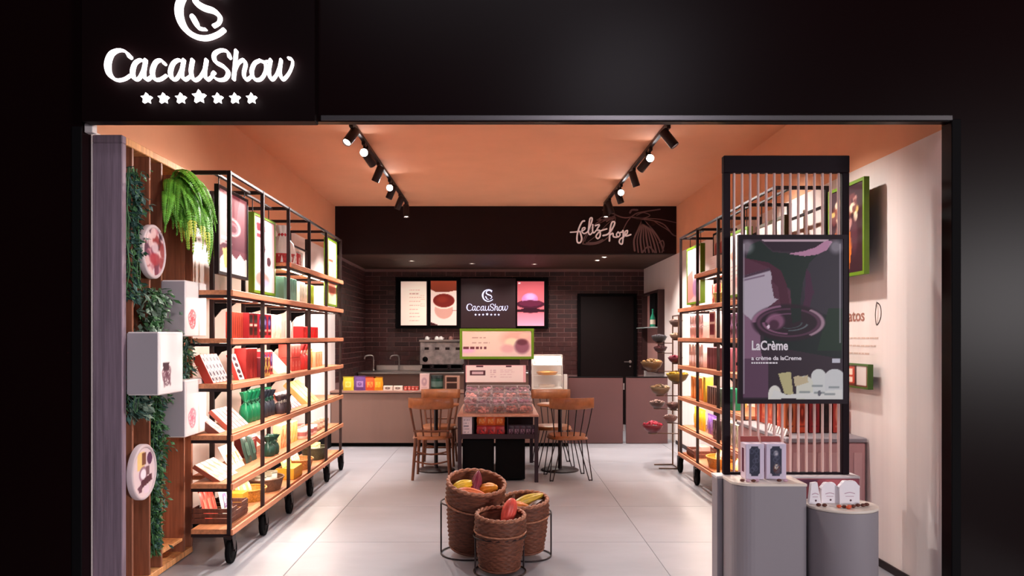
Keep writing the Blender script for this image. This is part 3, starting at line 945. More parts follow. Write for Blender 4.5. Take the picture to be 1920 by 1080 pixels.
def rack(side, xf, xb, ys, label, tops, low0=None):
    """xf/xb: front and back x; ys: post positions; tops: (level, y0, y1) of every shelf board"""
    s = 1 if xf > xb else -1          # front faces +x on the left rack
    r = thing('display_rack', label, 'display rack', ((xf + xb) / 2, (ys[0] + ys[-1]) / 2, 0))
    p = .013
    for i, y in enumerate(ys):
        z0 = .16
        if low0 and i == 0: z0 = low0
        MB().box(xf - p, xf + p, y - p, y + p, z0, 2.60, c=.002).build('post', BLACK, r)
        if not (i == 0 and side == 'left'):
            MB().box(xb - p * 1.3, xb + p * 1.3, y - p, y + p, z0, 2.60, c=.002).build('post', BLACK, r)
            MB().box(min(xf, xb) + p, max(xf, xb) - p, y - p, y + p, 2.574, 2.60, c=.002).build('top_bar', BLACK, r)
        else:
            MB().box(-2.03, xf - p, y - p, y + p, 2.574, 2.60, c=.002).build('top_bar', BLACK, r)
        if not (low0 and i == 0):
            cs = None
            wr = .082
            for xx in ((xf,) if True else ()):
                cw = MB().lathe([(0, -.014), (wr * .55, -.016), (wr * .6, -.01), (wr * .8, -.01), (wr * .86, -.018), (wr, -.014), (wr, .014), (wr * .86, .018), (wr * .8, .01), (wr * .6, .01), (wr * .55, .016), (0, .014)],
                                20, 0, Matrix.Translation((xx, y + .03, wr)) @ Matrix.Rotation(PI / 2, 4, 'Y'), caps=False)
                cw = cw.build('caster', BLACKM, r)
                fk = MB()
                for q in (-1, 1):
                    fk.prism([(-.03, .0), (.045, .0), (.03 + .016, -.10), (.03 - .016, -.10)], (xx + q * .026 + (.002 if q > 0 else -.002), y, .19), (0, 1, 0), (0, 0, 1), .004)
                fk.box(xx - .03, xx + .03, y - .03, y + .045, .178, .19, c=.002)
                fk.tube([(xx - .032, y + .03, wr), (xx + .032, y + .03, wr)], .008, 8)
                fk.build('fork', BLACK, cw)
            if not (i == 0 and side == 'left'):
                MB().box(xb - .02, xb + .02, y - .02, y + .02, 0.001, .16, c=.003).build('foot', BLACK, r)
    for a, b in zip(ys[:-1], ys[1:]):
        MB().box(xf - p * .8, xf + p * .8, a + p, b - p, 2.578, 2.598, c=.002).build('top_rail', BLACK, r)
        MB().box(xb - p * .8, xb + p * .8, a + p, b - p, 2.45, 2.47, c=.002).build('top_rail', BLACK, r)
    for lv, a, b in tops:
        z = LEV[lv]
        x0, x1 = min(xf, xb) - .004, max(xf, xb) + .004
        if side == 'left' and a < 5.3:
            brd = MB().prism([(-2.03, a), (x1 - .02, a), (x1 - .02, b), (x0 + .02, b), (x0 + .02, 5.51), (-2.03, 5.51)], (0, 0, z), (1, 0, 0), (0, 1, 0), .03)
        else:
            brd = MB().box(x0 + .02, x1 - .02, a, b, z - .03, z, c=.003)
        brd.build('shelf', WOOD, r)
        xe = xf + s * (p + .001)
        MB().box(xe, xe + s * .016, a - .01, b + .01, z - .038, z + .002, c=.003).build('shelf_edge', WOODY, r)
        fr_ = MB().box(xf - s * .02, xf - s * .04, a, b, z - .05, z - .031)
        fr_.build('shelf_rail', BLACK, r)
        for y in ys:
            if a - .02 <= y <= b + .02:
                MB().box(-2.03 if side == 'left' and y < 5.3 else min(xf, xb) + p, max(xf, xb) - p, y - .009, y + .009, z - .052, z - .031).build('bearer', BLACK, r)
                if lv in (3, 4, 5) and y < ys[-1] and not (side == 'left' and y < 5.3):
                    MB().prism([(0, 0), (.16, 0), (.12, -.03), (.05, -.05), (0, -.11)], (xb + s * p, y + .01 * s, z - .053), (s, 0, 0), (0, 0, 1), .02 * 1).build('bracket', BLACKM, r)
        if lv >= 1:
            xm = xf - s * .075
            MB().box(xm - .012, xm + .012, a + .05, b - .05, z - .046, z - .031, c=.003).build('led_strip', LED, r)
            l = bpy.data.lights.new('led_light', 'AREA'); l.shape = 'RECTANGLE'; l.size = .03; l.size_y = b - a - .1
            l.energy = LEDW * (b - a); l.color = (1, .90, .78)
            o = bpy.data.objects.new('led_light', l); COL.objects.link(o)
            o.location = (xm, (a + b) / 2, z - .05)
            o.rotation_euler = (0, s * math.radians(22), 0)
    return r


LEDW = 2.1
YL_ = [5.20 + .73 * i for i in range(6)]
YR_ = [5.73, 6.47, 7.20, 7.95, 8.68]
rack('left', -1.78, -2.16, YL_, 'tall black and oak shelving on wheels along the left wall',
     [(l, YL_[0] - .01, YL_[5] + .01) for l in range(6)] + [(6, YL_[2] - .01, YL_[5] + .01)])
rack('right', 2.01, 2.39, YR_, 'tall black and oak shelving on wheels along the right wall',
     [(0, YR_[1] - .01, YR_[4] + .01), (1, YR_[1] - .01, YR_[4] + .01), (2, YR_[1] - .01, YR_[4] + .01)] +
     [(l, YR_[0] - .01, YR_[4] + .01) for l in (3, 4, 5)] + [(6, YR_[2] - .01, YR_[3] + .01)], low0=.822)


# ================================================================== goods: builders (front towards local -Y, base at z = 0)
def matc(c, rough=.42, **k): return M('card_%d_%d_%d_%d' % (*c, int(rough * 100)), c, rough, **k)


def cv_plain(base, band, seed, mode):
    c = Canvas(16, 24, base)
    if mode == 'dark_windows': c.rect(.15, .1, .85, .42, (60, 44, 40)).rect(.15, .6, .85, .92, (66, 36, 30)).rect(.1, .46, .9, .54, (216, 196, 178))
    elif mode == 'egg': c.ell(.5, .38, .42, .3, (70, 50, 110)).ell(.46, .34, .2, .14, (150, 130, 190)).rect(.1, .68, .9, .74, (226, 206, 196)).rect(.15, .8, .85, .93, (80, 40, 34))
    elif mode == 'stripe': c.rect(.36, 0, .64, 1, band)
    elif mode == 'dots': c.ell(.5, .2, .3, .1, band).ell(.5, .45, .3, .1, band).ell(.5, .7, .3, .1, band).ell(.5, .9, .3, .07, band)
    elif mode == 'mark': c.ell(.5, .5, .3, .26, band, .9, .4).ell(.5, .46, .13, .1, base, .8, .4).rect(.2, .84, .8, .89, band, .7)
    elif mode == 'two': c.rect(.12, .08, .88, .4, band).rect(.12, .5, .88, .92, band)
    elif mode == 'splash': c.blobs(14, [band, tuple(min(255, int(x * 1.25)) for x in band)], r=.2, seed=seed)
    elif mode == 'lines': c.textlines(.15, .2, .85, 5, .15, band, .8, .025, seed)
    return c


PC = {}


def carton(w, d, h, col, band=(90, 50, 50), mode='mark', top=None):
    key = ('carton', w, d, h, col, band, mode, top)
    if key in PC: return PC[key], False
    o = proto('gift_box', None, 'box')
    MB().box(-w / 2, w / 2, -d / 2, d / 2, 0, h, c=.0025).build('carton', matc(col), o, local=True)
    print_on('front_print', cv_plain(col, band, 1, mode), (-w / 2 + .004, -d / 2 - .0008, .004), FRONT, w - .008, h - .008, None)
    o_ = bpy.data.objects[-1] if False else LASTP()
    o_.parent = o
    if top:
        MB().box(-w / 2 - .001, w / 2 + .001, -d / 2 - .001, d / 2 + .001, h - .018, h + .002, c=.002).build('lid', matc(top), o, local=True)
    PC[key] = o
    return o, True


def LASTP():
    return [ob for ob in COL.objects if ob.name.startswith('front_print') and ob.parent is None][-1]


def pouch(w, h, col, band=(240, 230, 220), mode='mark'):
    key = ('pouch', w, h, col, band, mode)
    if key in PC: return PC[key], False
    o = proto('sweet_pouch', None, 'pouch')
    nx, nz = 10, 12; t = w * .24
    V = []
    for sd in (-1, 1):
        for j in range(nz + 1):
            for i in range(nx + 1):
                u, v = i / nx * 2 - 1, j / nz
                th = t * (1 - abs(u) ** 2.6) * math.sin(PI * (.14 + .86 * v)) ** .6 if v < 1 else 0
                V.append((u * w / 2 * (1 - .05 * math.sin(v * 9)), sd * th / 2 * (1 + .08 * math.sin(u * 11 + v * 17)), v * h * .93))
    Fc = []; off = (nx + 1) * (nz + 1)
    for sd in (0, 1):
        for j in range(nz):
            for i in range(nx):
                a = sd * off + j * (nx + 1) + i
                f = (a, a + 1, a + nx + 2, a + nx + 1)
                Fc.append(f if sd == 0 else f[::-1])
    MB().add(V, Fc, 0, True).build('bag', matc(col, .3), o, local=True)
    MB().box(-w / 2, w / 2, -.002, .002, h * .90, h).build('seal', matc(tuple(int(x * .8) for x in col), .3), o, local=True)
    print_on('front_print', cv_plain(band, col, 2, mode), (-w * .27, -t * .53, h * .22), FRONT, w * .54, h * .42, None)
    LASTP().parent = o
    PC[key] = o
    return o, True


def tied(r, h, col, bow=(220, 200, 120), top=None):
    key = ('tied', r, h, col, bow)
    if key in PC: return PC[key], False
    o = proto('tied_bag', None, 'gift bag')
    wv_ = lambda i, th: .05 * r * math.sin(7 * th + i) if i < 5 else .22 * r * math.sin(9 * th)
    MB().lathe([(r * .8, 0), (r, .08 * h), (r * 1.02, .35 * h), (r * .8, .55 * h), (r * .3, .66 * h), (r * .55, .8 * h), (r * .9, h)], 26, 0, caps=False, wave=wv_).lathe([(0, .002), (r * .8, .002)], 26, 0, caps=False).build('bag', matc(col, .3), o, local=True)
    bm_ = MB().lathe([(r * .34, .64 * h), (r * .38, .66 * h), (r * .34, .68 * h)], 14, 0, caps=False)
    for q in (-1, 1):
        bm_.tube(smooth3([(0, -r * .34, .66 * h), (q * r * .5, -r * .5, .74 * h), (q * r * .75, -r * .45, .66 * h), (q * r * .4, -r * .45, .6 * h), (0, -r * .34, .66 * h)], 4), .005, 5)
    bm_.build('bow', matc(bow, .4), o, local=True)
    PC[key] = o
    return o, True


def tin(r, h, col, lid=(230, 220, 210), band=None):
    key = ('tin', r, h, col, lid)
    if key in PC: return PC[key], False
    o = proto('round_tin', None, 'tin')
    MB().lathe([(r * .95, 0), (r, .004), (r, h * .8)], 22, 0).build('can', matc(col, .35), o, local=True)
    MB().lathe([(r * 1.03, h * .78), (r * 1.04, h * .98), (r * .98, h)], 22, 0).build('lid', matc(lid, .35), o, local=True)
    MB().lathe([(r * 1.003, h * .25), (r * 1.003, h * .6)], 22, 0, caps=False).build('wrapper', matc(band or tuple(min(255, int(x * .7 + 70)) for x in col), .4), o, local=True)
    PC[key] = o
    return o, True


def cup(r, h, col, band=(240, 220, 220)):
    key = ('cup', r, h, col, band)
    if key in PC: return PC[key], False
    o = proto('printed_mug', None, 'mug')
    MB().lathe([(0, .002), (r * .78, 0), (r * .82, .004), (r, h), (r * .93, h), (r * .76, .01), (0, .012)], 22, 0, caps=False).build('cup', matc(col, .3), o, local=True)
    MB().tube(smooth3([(r * .9, 0, h * .8), (r * 1.45, 0, h * .75), (r * 1.5, 0, h * .4), (r * .84, 0, h * .25)], 4), .005, 6).build('handle', matc(col, .3), o, local=True)
    MB().lathe([(r * .87, h * .3), (r * .97, h * .75)], 22, 0, caps=False).build('wrapper', matc(band, .4), o, local=True)
    PC[key] = o
    return o, True


def bar(w, h, t, col, front, band, mode='dots'):
    """flat box on a sloped support: leans back"""
    key = ('bar', w, h, t, col, front, band, mode)
    if key in PC: return PC[key], False
    o = proto('leaning_box', None, 'box')
    MB().box(-w / 2, w / 2, 0, t, 0, h, c=.002).build('carton', matc(col), o, local=True)
    print_on('front_print', cv_plain(front, band, 5, mode), (-w / 2 + .002, -.0008, .003), FRONT, w - .004, h - .006, None)
    LASTP().parent = o
    PC[key] = o
    return o, True


def crate(w, d, h, col, slats=3):
    key = ('crate', w, d, h, col)
    if key in PC: return PC[key], False
    o = proto('wooden_crate', None, 'crate')
    mt = M('crate_wood_%d_%d' % (col[0], col[1]), col, .6, noise=((50, 50, 12), .3), bump=.2)
    t = .008
    MB().box(-w / 2, w / 2, -d / 2, d / 2, 0, t).build('base', mt, o, local=True)
    hs = h / slats
    for k in range(slats):
        z0, z1 = t + k * hs, t + (k + 1) * hs - .005
        if k == slats - 1 and h > .07:
            for sy in (-1, 1):
                y0 = sy * d / 2
                MB().box(-w / 2, -w * .16, y0 - t / 2, y0 + t / 2, z0, z1, c=.001).build('slat', mt, o, local=True)
                MB().box(w * .16, w / 2, y0 - t / 2, y0 + t / 2, z0, z1, c=.001).build('slat', mt, o, local=True)
        else:
            for sy in (-1, 1): MB().box(-w / 2, w / 2, sy * d / 2 - t / 2, sy * d / 2 + t / 2, z0, z1, c=.001).build('slat', mt, o, local=True)
        for sx in (-1, 1): MB().box(sx * w / 2 - t / 2, sx * w / 2 + t / 2, -d / 2 + t, d / 2 - t, z0, z1, c=.001).build('slat', mt, o, local=True)
    for sx in (-1, 1):
        for sy in (-1, 1):
            MB().box(sx * (w / 2 - .008) - .006, sx * (w / 2 - .008) + .006, sy * (d / 2 - .01) - .006, sy * (d / 2 - .01) + .006, t, t + h, c=.001).build('corner_block', mt, o, local=True)
    PC[key] = o
    return o, True


def wbasket(w, d, h, col, handle=False):
    key = ('wbasket', w, d, h, col, handle)
    if key in PC: return PC[key], False
    o = proto('small_basket', None, 'basket')
    mt = M('basket_weave_%d_%d' % (col[0], col[1]), col, .55, noise=((90, 90, 90), .4), bump=.4)
    rows = 9
    prof = [(.82 + .18 * i / rows, h * i / rows) for i in range(rows + 1)]
    sq = Matrix.Diagonal((w / 2, d / 2, 1, 1))
    MB().lathe(prof, 30, 0, sq, caps=False, wave=lambda i, th: .02 * math.sin(15 * th + PI * i)).lathe([(0, .003), (.82, .003)], 30, 0, sq, caps=False).build('weave', mt, o, local=True)
    MB().tube([(math.cos(a * PI / 12) * w / 2, math.sin(a * PI / 12) * d / 2, h) for a in range(24)], .007, 6, 0, closed=True).build('rim', mt, o, local=True)
    if handle:
        MB().tube([(math.cos(a * PI / 10) * w * .48, 0, h + math.sin(a * PI / 10) * h * 1.9) for a in range(11)], .006, 6).build('handle', mt, o, local=True)
    PC[key] = o
    return o, True


def place(pr, side, y, z, label, x=None, group=None, tilt=0.0, dz=0.0, turn=0.0, rot=None, loc=None):
    o, first = pr
    s = 1 if side == 'left' else -1
    if x is None: x = -1.93 if side == 'left' else 2.15
    rz = {'left': PI / 2, 'right': -PI / 2, 'front': 0.0}[side]
    L = Vector((x, y, z + .001 + dz))
    e = Matrix.Rotation(rz + turn, 3, 'Z') @ Matrix.Rotation(-tilt, 3, 'X')
    eu = e.to_euler()
    if first:
        o.location = L; o.rotation_euler = eu; o['label'] = label
        if group: o['group'] = group
        return o
    return clone(o, L, eu, label, group)


def row(pr_fn, n, side, lv, y0, pitch, desc, group, x=None, tilt=0.0, dz=0.0, z=None, stack=None, turn=0.0):
    where = '%s of %s rack' % (SHELF[lv].replace(' up', ''), side) if lv is not None else stack
    for k in range(n):
        o = ORD[k] if n > 1 else ''
        lb = '%s, %s%s' % (desc, (o + ' on ') if n > 1 else '', where)
        place(pr_fn(), side, y0 + k * pitch, LEV[lv] if z is None else z, lb, x, group, tilt, dz, turn)


# ------------------------------------------------------------------ left rack, from the floor up
# bottom shelf
place(crate(.36, .26, .10, (92, 52, 40)), 'left', 5.52, LEV[0], 'dark brown slatted crate, nearest on bottom shelf of left rack', -1.95)
for k in range(3):
    place(pouch(.085, .22, (222, 78, 66), (240, 150, 130), 'stripe'), 'left', 5.41 + .055 * k, LEV[0] + .012, 'coral red chocolate pouch standing in the dark crate, %s of three' % ORD[k], -2.0 + .01 * k, 'red pouches in the crate', .25)
for k in range(2):
    place(pouch(.12, .24, (236, 222, 214), (120, 100, 140), 'mark'), 'left', 5.57 + .09 * k, LEV[0] + .012, 'white pouch with grey print in the dark crate, %s of two' % ORD[k], -1.93, 'white pouches in the crate', .2)
place(carton(.13, .12, .12, (206, 150, 42), (170, 110, 30), 'lines'), 'left', 5.84, LEV[0], 'golden yellow cube box beside the dark crate, bottom shelf of left rack', -1.94)
place(pouch(.12, .18, (216, 150, 130), (120, 60, 60), 'mark'), 'left', 5.86, LEV[0], 'pink-brown pouch lying on the golden cube box, bottom shelf of left rack', -1.98, tilt=.3, dz=.13)
place(wbasket(.30, .24, .09, (186, 128, 50)), 'left', 6.14, LEV[0], 'golden wicker basket of yellow sweets, bottom shelf of left rack', -1.94)
for k in range(4):
    place(pouch(.10, .14, (240, 214, 120), (250, 240, 200), 'splash'), 'left', 6.05 + .055 * k, LEV[0], 'cream yellow sweet pouch in the golden basket, %s of four' % ORD[k], -1.98 + .02 * (k % 2), 'yellow pouches in the basket', .35, dz=.03)
place(wbasket(.38, .28, .10, (104, 70, 50)), 'left', 6.56, LEV[0], 'dark wicker basket of white sweets, middle of bottom shelf, left rack', -1.94)
for k in range(4):
    place(tin(.045, .07, (236, 228, 214), (120, 110, 90)), 'left', 6.44 + .085 * k, LEV[0], 'small cream tin with olive lid in the dark basket, %s of four' % ORD[k], -1.95 + .02 * (k % 2), 'cream tins in the dark basket', dz=.06)
place(carton(.30, .16, .10, (206, 146, 40), (180, 116, 30), 'lines'), 'left', 7.14, LEV[0], 'wide golden yellow box, fourth bay of bottom shelf, left rack', -1.90)
for k in range(4):
    place(pouch(.10, .16, (248, 228, 120), (250, 240, 180), 'splash'), 'left', 7.04 + .065 * k, LEV[0], 'lemon yellow sweet pouch standing on wide golden box, %s of four' % ORD[k], -1.92, 'lemon pouches on the golden box', .3, dz=.103)
place(wbasket(.32, .26, .09, (176, 116, 60)), 'left', 7.62, LEV[0], 'light brown basket of white pouches, far part of bottom shelf, left rack', -1.93)
for k in range(3):
    place(pouch(.10, .15, (238, 230, 222), (200, 160, 120), 'mark'), 'left', 7.54 + .075 * k, LEV[0], 'white sweet pouch in the light brown basket, %s of three' % ORD[k], -1.95, 'white pouches in the light basket', .3, dz=.03)
place(wbasket(.34, .26, .12, (70, 66, 44)), 'left', 8.22, LEV[0], 'dark olive basket, farthest on bottom shelf of left rack', -1.93)
for k in range(3):
    place(tin(.045, .08, (240, 226, 190), (214, 180, 110)), 'left', 8.13 + .09 * k, LEV[0], 'pale tin in the dark olive basket, %s of three' % ORD[k], -1.93, 'pale tins in the olive basket', dz=.075)
# second shelf
row(lambda: bar(.085, .21, .03, (150, 78, 60), (232, 214, 210), (206, 140, 110), 'splash'), 4, 'left', 1, 5.31, .088, 'brown-edged white sloping box', 'sloping white boxes', x=-1.86, tilt=1.0)
row(lambda: pouch(.11, .20, (226, 206, 190), (222, 140, 80), 'splash'), 3, 'left', 1, 5.70, .10, 'white pouch with orange print', 'white and orange pouches', x=-1.92, tilt=.5)
row(lambda: pouch(.13, .24, (42, 62, 54), (70, 96, 84), 'mark'), 2, 'left', 1, 6.08, .14, 'dark green chocolate pouch', 'dark green pouches', x=-1.93, tilt=.25)
row(lambda: tied(.055, .16, (34, 70, 58), (60, 100, 84)), 2, 'left', 1, 6.42, .12, 'dark green tied foil bag', 'dark green tied bags', x=-1.88)
place(carton(.20, .12, .17, (120, 36, 38), (240, 220, 220), 'lines', (236, 214, 206)), 'left', 6.40, LEV[1], 'dark red box with white lid behind dark green bags, left rack', -2.06)
row(lambda: bar(.08, .20, .03, (170, 84, 62), (222, 200, 212), (196, 150, 170), 'splash'), 2, 'left', 1, 6.62, .088, 'terracotta-edged lilac white sloping box', 'sloping lilac boxes', x=-1.88, tilt=.8)
row(lambda: carton(.10, .07, .20, (240, 206, 150), (222, 110, 60), 'splash'), 3, 'left', 1, 6.86, .115, 'cream box with orange splash', 'cream and orange boxes', x=-1.92)
row(lambda: carton(.09, .06, .19, (238, 226, 150), (200, 170, 70), 'splash'), 2, 'left', 1, 7.24, .105, 'pale yellow box with gold splash', 'pale yellow boxes', x=-1.92)
row(lambda: cup(.05, .085, (236, 210, 204), (190, 120, 120)), 4, 'left', 1, 7.52, .14, 'white mug with pink-brown band', 'mugs with pink band', x=-1.88)
row(lambda: cup(.05, .085, (196, 130, 120), (240, 220, 216)), 4, 'left', 1, 7.58, .14, 'terracotta mug behind the white ones', 'terracotta mugs', x=-2.02)
row(lambda: cup(.05, .085, (180, 140, 120), (240, 226, 210)), 4, 'left', 1, 8.14, .14, 'beige mug at the far end', 'beige mugs', x=-1.90)
# third shelf
row(lambda: bar(.12, .19, .05, (104, 56, 46), (214, 180, 180), (180, 120, 120), 'splash'), 1, 'left', 2, 5.36, .1, 'brown-topped sloping box nearest the boxes on planks', 'sloping brown box', x=-1.88, tilt=.9)
row(lambda: bar(.07, .20, .03, (190, 100, 86), (234, 206, 208), (214, 140, 140), 'splash'), 5, 'left', 2, 5.54, .078, 'pink-topped white sloping box', 'sloping pink-white boxes', x=-1.87, tilt=.8)
row(lambda: tied(.05, .23, (20, 128, 84), (10, 90, 60)), 3, 'left', 2, 5.98, .10, 'bright green tied bag', 'bright green tied bags', x=-1.92)
row(lambda: tied(.05, .21, (44, 50, 62), (20, 90, 70)), 4, 'left', 2, 6.28, .10, 'dark slate and plum foil bag', 'dark foil bags', x=-1.92)
row(lambda: tied(.045, .15, (74, 60, 66), (200, 190, 180)), 3, 'left', 2, 6.68, .10, 'small plum tied bag', 'small plum bags', x=-1.86)
row(lambda: tied(.05, .21, (70, 168, 120), (30, 120, 80)), 4, 'left', 2, 6.58, .11, 'mint green tied bag at the back', 'mint tied bags', x=-2.05)
row(lambda: bar(.10, .21, .03, (180, 64, 56), (230, 204, 212), (206, 120, 140), 'splash'), 4, 'left', 2, 7.10, .11, 'red-edged white sloping box', 'sloping red-white boxes', x=-1.87, tilt=.8)
row(lambda: bar(.14, .30, .05, (226, 180, 110), (246, 212, 140), (238, 190, 110), 'lines'), 3, 'left', 2, 7.72, .16, 'warm yellow sloping card box', 'sloping yellow boxes', x=-1.85, tilt=.8)
place(carton(.13, .02, .16, (206, 206, 190), (150, 150, 140), 'lines'), 'left', 8.32, LEV[2], 'grey-green price card behind yellow sloping boxes, left rack', -2.08)
# fourth shelf
row(lambda: bar(.058, .215, .055, (186, 58, 42), (226, 206, 206), (60, 46, 62), 'dots'), 5, 'left', 3, 5.27, .064, 'orange-red box with white and black print leaning back', 'leaning red boxes', x=-1.90, tilt=.45)
place(bar(.12, .20, .03, (206, 66, 60), (244, 232, 228), (60, 40, 50), 'dots'), 'left', 5.70, LEV[3], 'white box with red edge and dark dots, leaning on fourth shelf, left rack', -1.86, tilt=.35)
row(lambda: carton(.034, .09, .225, (150, 30, 28), (170, 44, 38), 'stripe'), 7, 'left', 3, 5.80, .037, 'dark red slim box upright like a book', 'slim dark red boxes', x=-1.90)
row(lambda: carton(.075, .10, .15, (120, 40, 50), (220, 180, 90), 'splash'), 3, 'left', 3, 6.09, .082, 'dark red and gold small box', 'small red-gold boxes', x=-1.88)
row(lambda: carton(.075, .09, .19, (190, 44, 54), (60, 50, 110), 'egg'), 3, 'left', 3, 6.36, .082, 'red box with purple egg picture, lower', 'lower egg boxes', x=-1.93)
row(lambda: bar(.20, .27, .03, (230, 224, 200), (228, 232, 200), (200, 214, 170), 'lines'), 2, 'left', 3, 6.68, .215, 'pale green sloping card', 'sloping pale green cards', x=-1.84, tilt=.75)
row(lambda: carton(.10, .12, .12, (226, 82, 74), (240, 150, 140), 'mark'), 3, 'left', 3, 7.12, .11, 'coral red cube box, lower layer', 'coral cubes', x=-1.92)
row(lambda: carton(.10, .12, .12, (226, 82, 74), (240, 150, 140), 'mark'), 3, 'left', 3, 7.12, .11, 'coral red cube box, upper layer', 'coral cubes', x=-1.92, dz=.123)
row(lambda: tied(.06, .24, (216, 60, 60), (240, 180, 170)), 2, 'left', 3, 7.50, .13, 'red tied bag', 'red tied bags', x=-1.90)
row(lambda: pouch(.13, .19, (232, 150, 70), (240, 190, 120), 'mark'), 2, 'left', 3, 7.80, .14, 'orange sweet pouch', 'orange pouches', x=-1.90)
row(lambda: carton(.09, .08, .16, (238, 190, 150), (220, 140, 90), 'splash'), 3, 'left', 3, 8.12, .11, 'peach coloured box', 'peach boxes', x=-1.92)
# fifth shelf
row(lambda: carton(.034, .05, .19, (176, 60, 40), (70, 24, 24), 'stripe'), 6, 'left', 4, 5.62, .042, 'orange-red slim box with dark side upright', 'slim orange-red boxes', x=-1.92)
row(lambda: carton(.10, .10, .19, (150, 30, 36), (90, 40, 40), 'dark_windows'), 2, 'left', 4, 5.88, .108, 'red box with two dark windows', 'red window boxes', x=-1.90)
row(lambda: carton(.105, .10, .19, (196, 40, 60), (80, 60, 120), 'egg'), 3, 'left', 4, 6.12, .115, 'red box with purple egg picture', 'egg boxes', x=-1.90)
row(lambda: carton(.19, .05, .20, (236, 240, 226), (196, 220, 196), 'splash'), 2, 'left', 4, 6.60, .20, 'pale green and white wide box', 'pale green wide boxes', x=-1.93)
row(lambda: carton(.11, .10, .11, (220, 44, 50), (236, 100, 96), 'mark'), 4, 'left', 4, 7.52, .16, 'bright red low box', 'low red boxes', x=-1.90)
place(carton(.16, .015, .17, (232, 236, 230), (110, 130, 120), 'lines'), 'left', 7.66, LEV[4], 'white card with grey print behind bright red boxes, left rack', -2.05)
# sixth shelf
row(lambda: carton(.055, .12, .24, (24, 120, 80), (80, 180, 140), 'stripe'), 4, 'left', 5, 6.44, .065, 'tall emerald green box', 'tall emerald boxes', x=-1.98)
row(lambda: carton(.06, .12, .21, (150, 206, 184), (30, 120, 90), 'stripe'), 6, 'left', 5, 6.78, .072, 'tall mint box with green stripe', 'tall mint boxes', x=-1.90)
row(lambda: carton(.09, .10, .20, (232, 228, 214), (200, 206, 190), 'mark'), 3, 'left', 5, 7.44, .10, 'white upright box', 'white upright boxes', x=-1.92)
row(lambda: carton(.09, .10, .21, (150, 178, 40), (190, 206, 90), 'mark'), 2, 'left', 5, 7.82, .10, 'lime green upright box', 'lime boxes', x=-1.92)
# top shelf
place(wbasket(.24, .22, .10, (190, 60, 60)), 'left', 7.02, LEV[6], 'red gift hamper basket on top shelf of left rack', -1.93)
ho = proto('hamper_wrap', 'clear and white gathered wrap with gifts in the red hamper', 'gift wrap')
MB().lathe([(.10, .0), (.115, .08), (.09, .17), (.03, .25), (.07, .33)], 28, 0, wave=lambda i, th: .012 * math.sin(8 * th + i), caps=False).build('wrap', matc((240, 228, 220), .3), ho, local=True)
MB().lathe([(.034, .235), (.042, .25), (.034, .265)], 16, 0, caps=False).build('ribbon', matc((200, 40, 50), .3), ho, local=True)
ho.location = (-1.93, 7.02, LEV[6] + .03)
row(lambda: carton(.10, .10, .15, (190, 50, 52), (240, 220, 210), 'mark'), 2, 'left', 6, 7.26, .12, 'red and white cube box beside the hamper', 'red boxes on top', x=-1.92)
row(lambda: carton(.16, .04, .20, (190, 180, 176), (150, 140, 140), 'lines'), 1, 'left', 6, 7.72, .12, 'grey-beige flat box standing', 'grey box on top', x=-1.96)

# ------------------------------------------------------------------ right rack (bays beyond the cord screen)
place(crate(.34, .26, .07, (110, 60, 44), 2), 'right', 8.40, LEV[0], 'brown slatted crate, farthest on bottom shelf of right rack', 2.18)
row(lambda: carton(.09, .10, .10, (226, 170, 160), (240, 220, 210), 'mark'), 2, 'right', 0, 8.33, .12, 'pink cube box inside the brown crate', 'pink boxes in crate', x=2.18, dz=.01)
place(wbasket(.40, .28, .10, (196, 130, 48)), 'right', 7.66, LEV[0], 'golden wicker basket of mixed sweets, bottom shelf of right rack', 2.17)
for k, cc in enumerate(((248, 226, 90), (244, 236, 190), (220, 110, 84), (246, 236, 226), (238, 214, 110))):
    place(pouch(.11, .17, cc, (250, 240, 220), 'splash'), 'right', 7.52 + .07 * k, LEV[0], '%s sweet pouch in the golden basket, right rack' % ('bright yellow', 'cream', 'coral', 'white', 'mustard')[k], 2.16 + .02 * (k % 2), 'pouches in the right golden basket', .25, dz=.04)
place(wbasket(.40, .28, .10, (206, 140, 60)), 'right', 7.05, LEV[0], 'orange-brown basket of yellow sweets nearer on bottom shelf, right rack', 2.17)
row(lambda: pouch(.11, .16, (246, 222, 130), (250, 240, 200), 'splash'), 4, 'right', 0, 6.94, .075, 'pale yellow pouch in the orange-brown basket', 'pale yellow pouches', x=2.16, tilt=.25, dz=.04)
row(lambda: pouch(.14, .22, (246, 206, 50), (250, 224, 110), 'mark'), 3, 'right', 1, 8.14, .15, 'bright yellow chocolate bag', 'bright yellow bags', x=2.12)
row(lambda: pouch(.13, .20, (150, 104, 196), (196, 160, 226), 'splash'), 3, 'right', 1, 7.64, .13, 'violet chocolate bag', 'violet bags', x=2.12)
row(lambda: carton(.08, .08, .18, (84, 60, 66), (150, 130, 130), 'splash'), 2, 'right', 1, 7.44, .09, 'dark plum small box', 'dark plum boxes', x=2.10)
row(lambda: carton(.09, .08, .20, (170, 176, 150), (220, 214, 200), 'splash'), 5, 'right', 1, 6.90, .10, 'sage and pink patterned box', 'sage boxes', x=2.12)
row(lambda: carton(.10, .08, .23, (240, 150, 70), (250, 190, 130), 'stripe'), 4, 'right', 2, 8.10, .12, 'tall orange box', 'tall orange boxes', x=2.12)
row(lambda: carton(.08, .08, .25, (236, 200, 70), (250, 226, 120), 'stripe'), 1, 'right', 2, 7.88, .12, 'tall yellow box', 'tall yellow box', x=2.10)
row(lambda: carton(.07, .08, .17, (104, 74, 72), (190, 170, 160), 'stripe'), 4, 'right', 2, 7.50, .08, 'dark brown box with pale stripe', 'brown striped boxes', x=2.10)
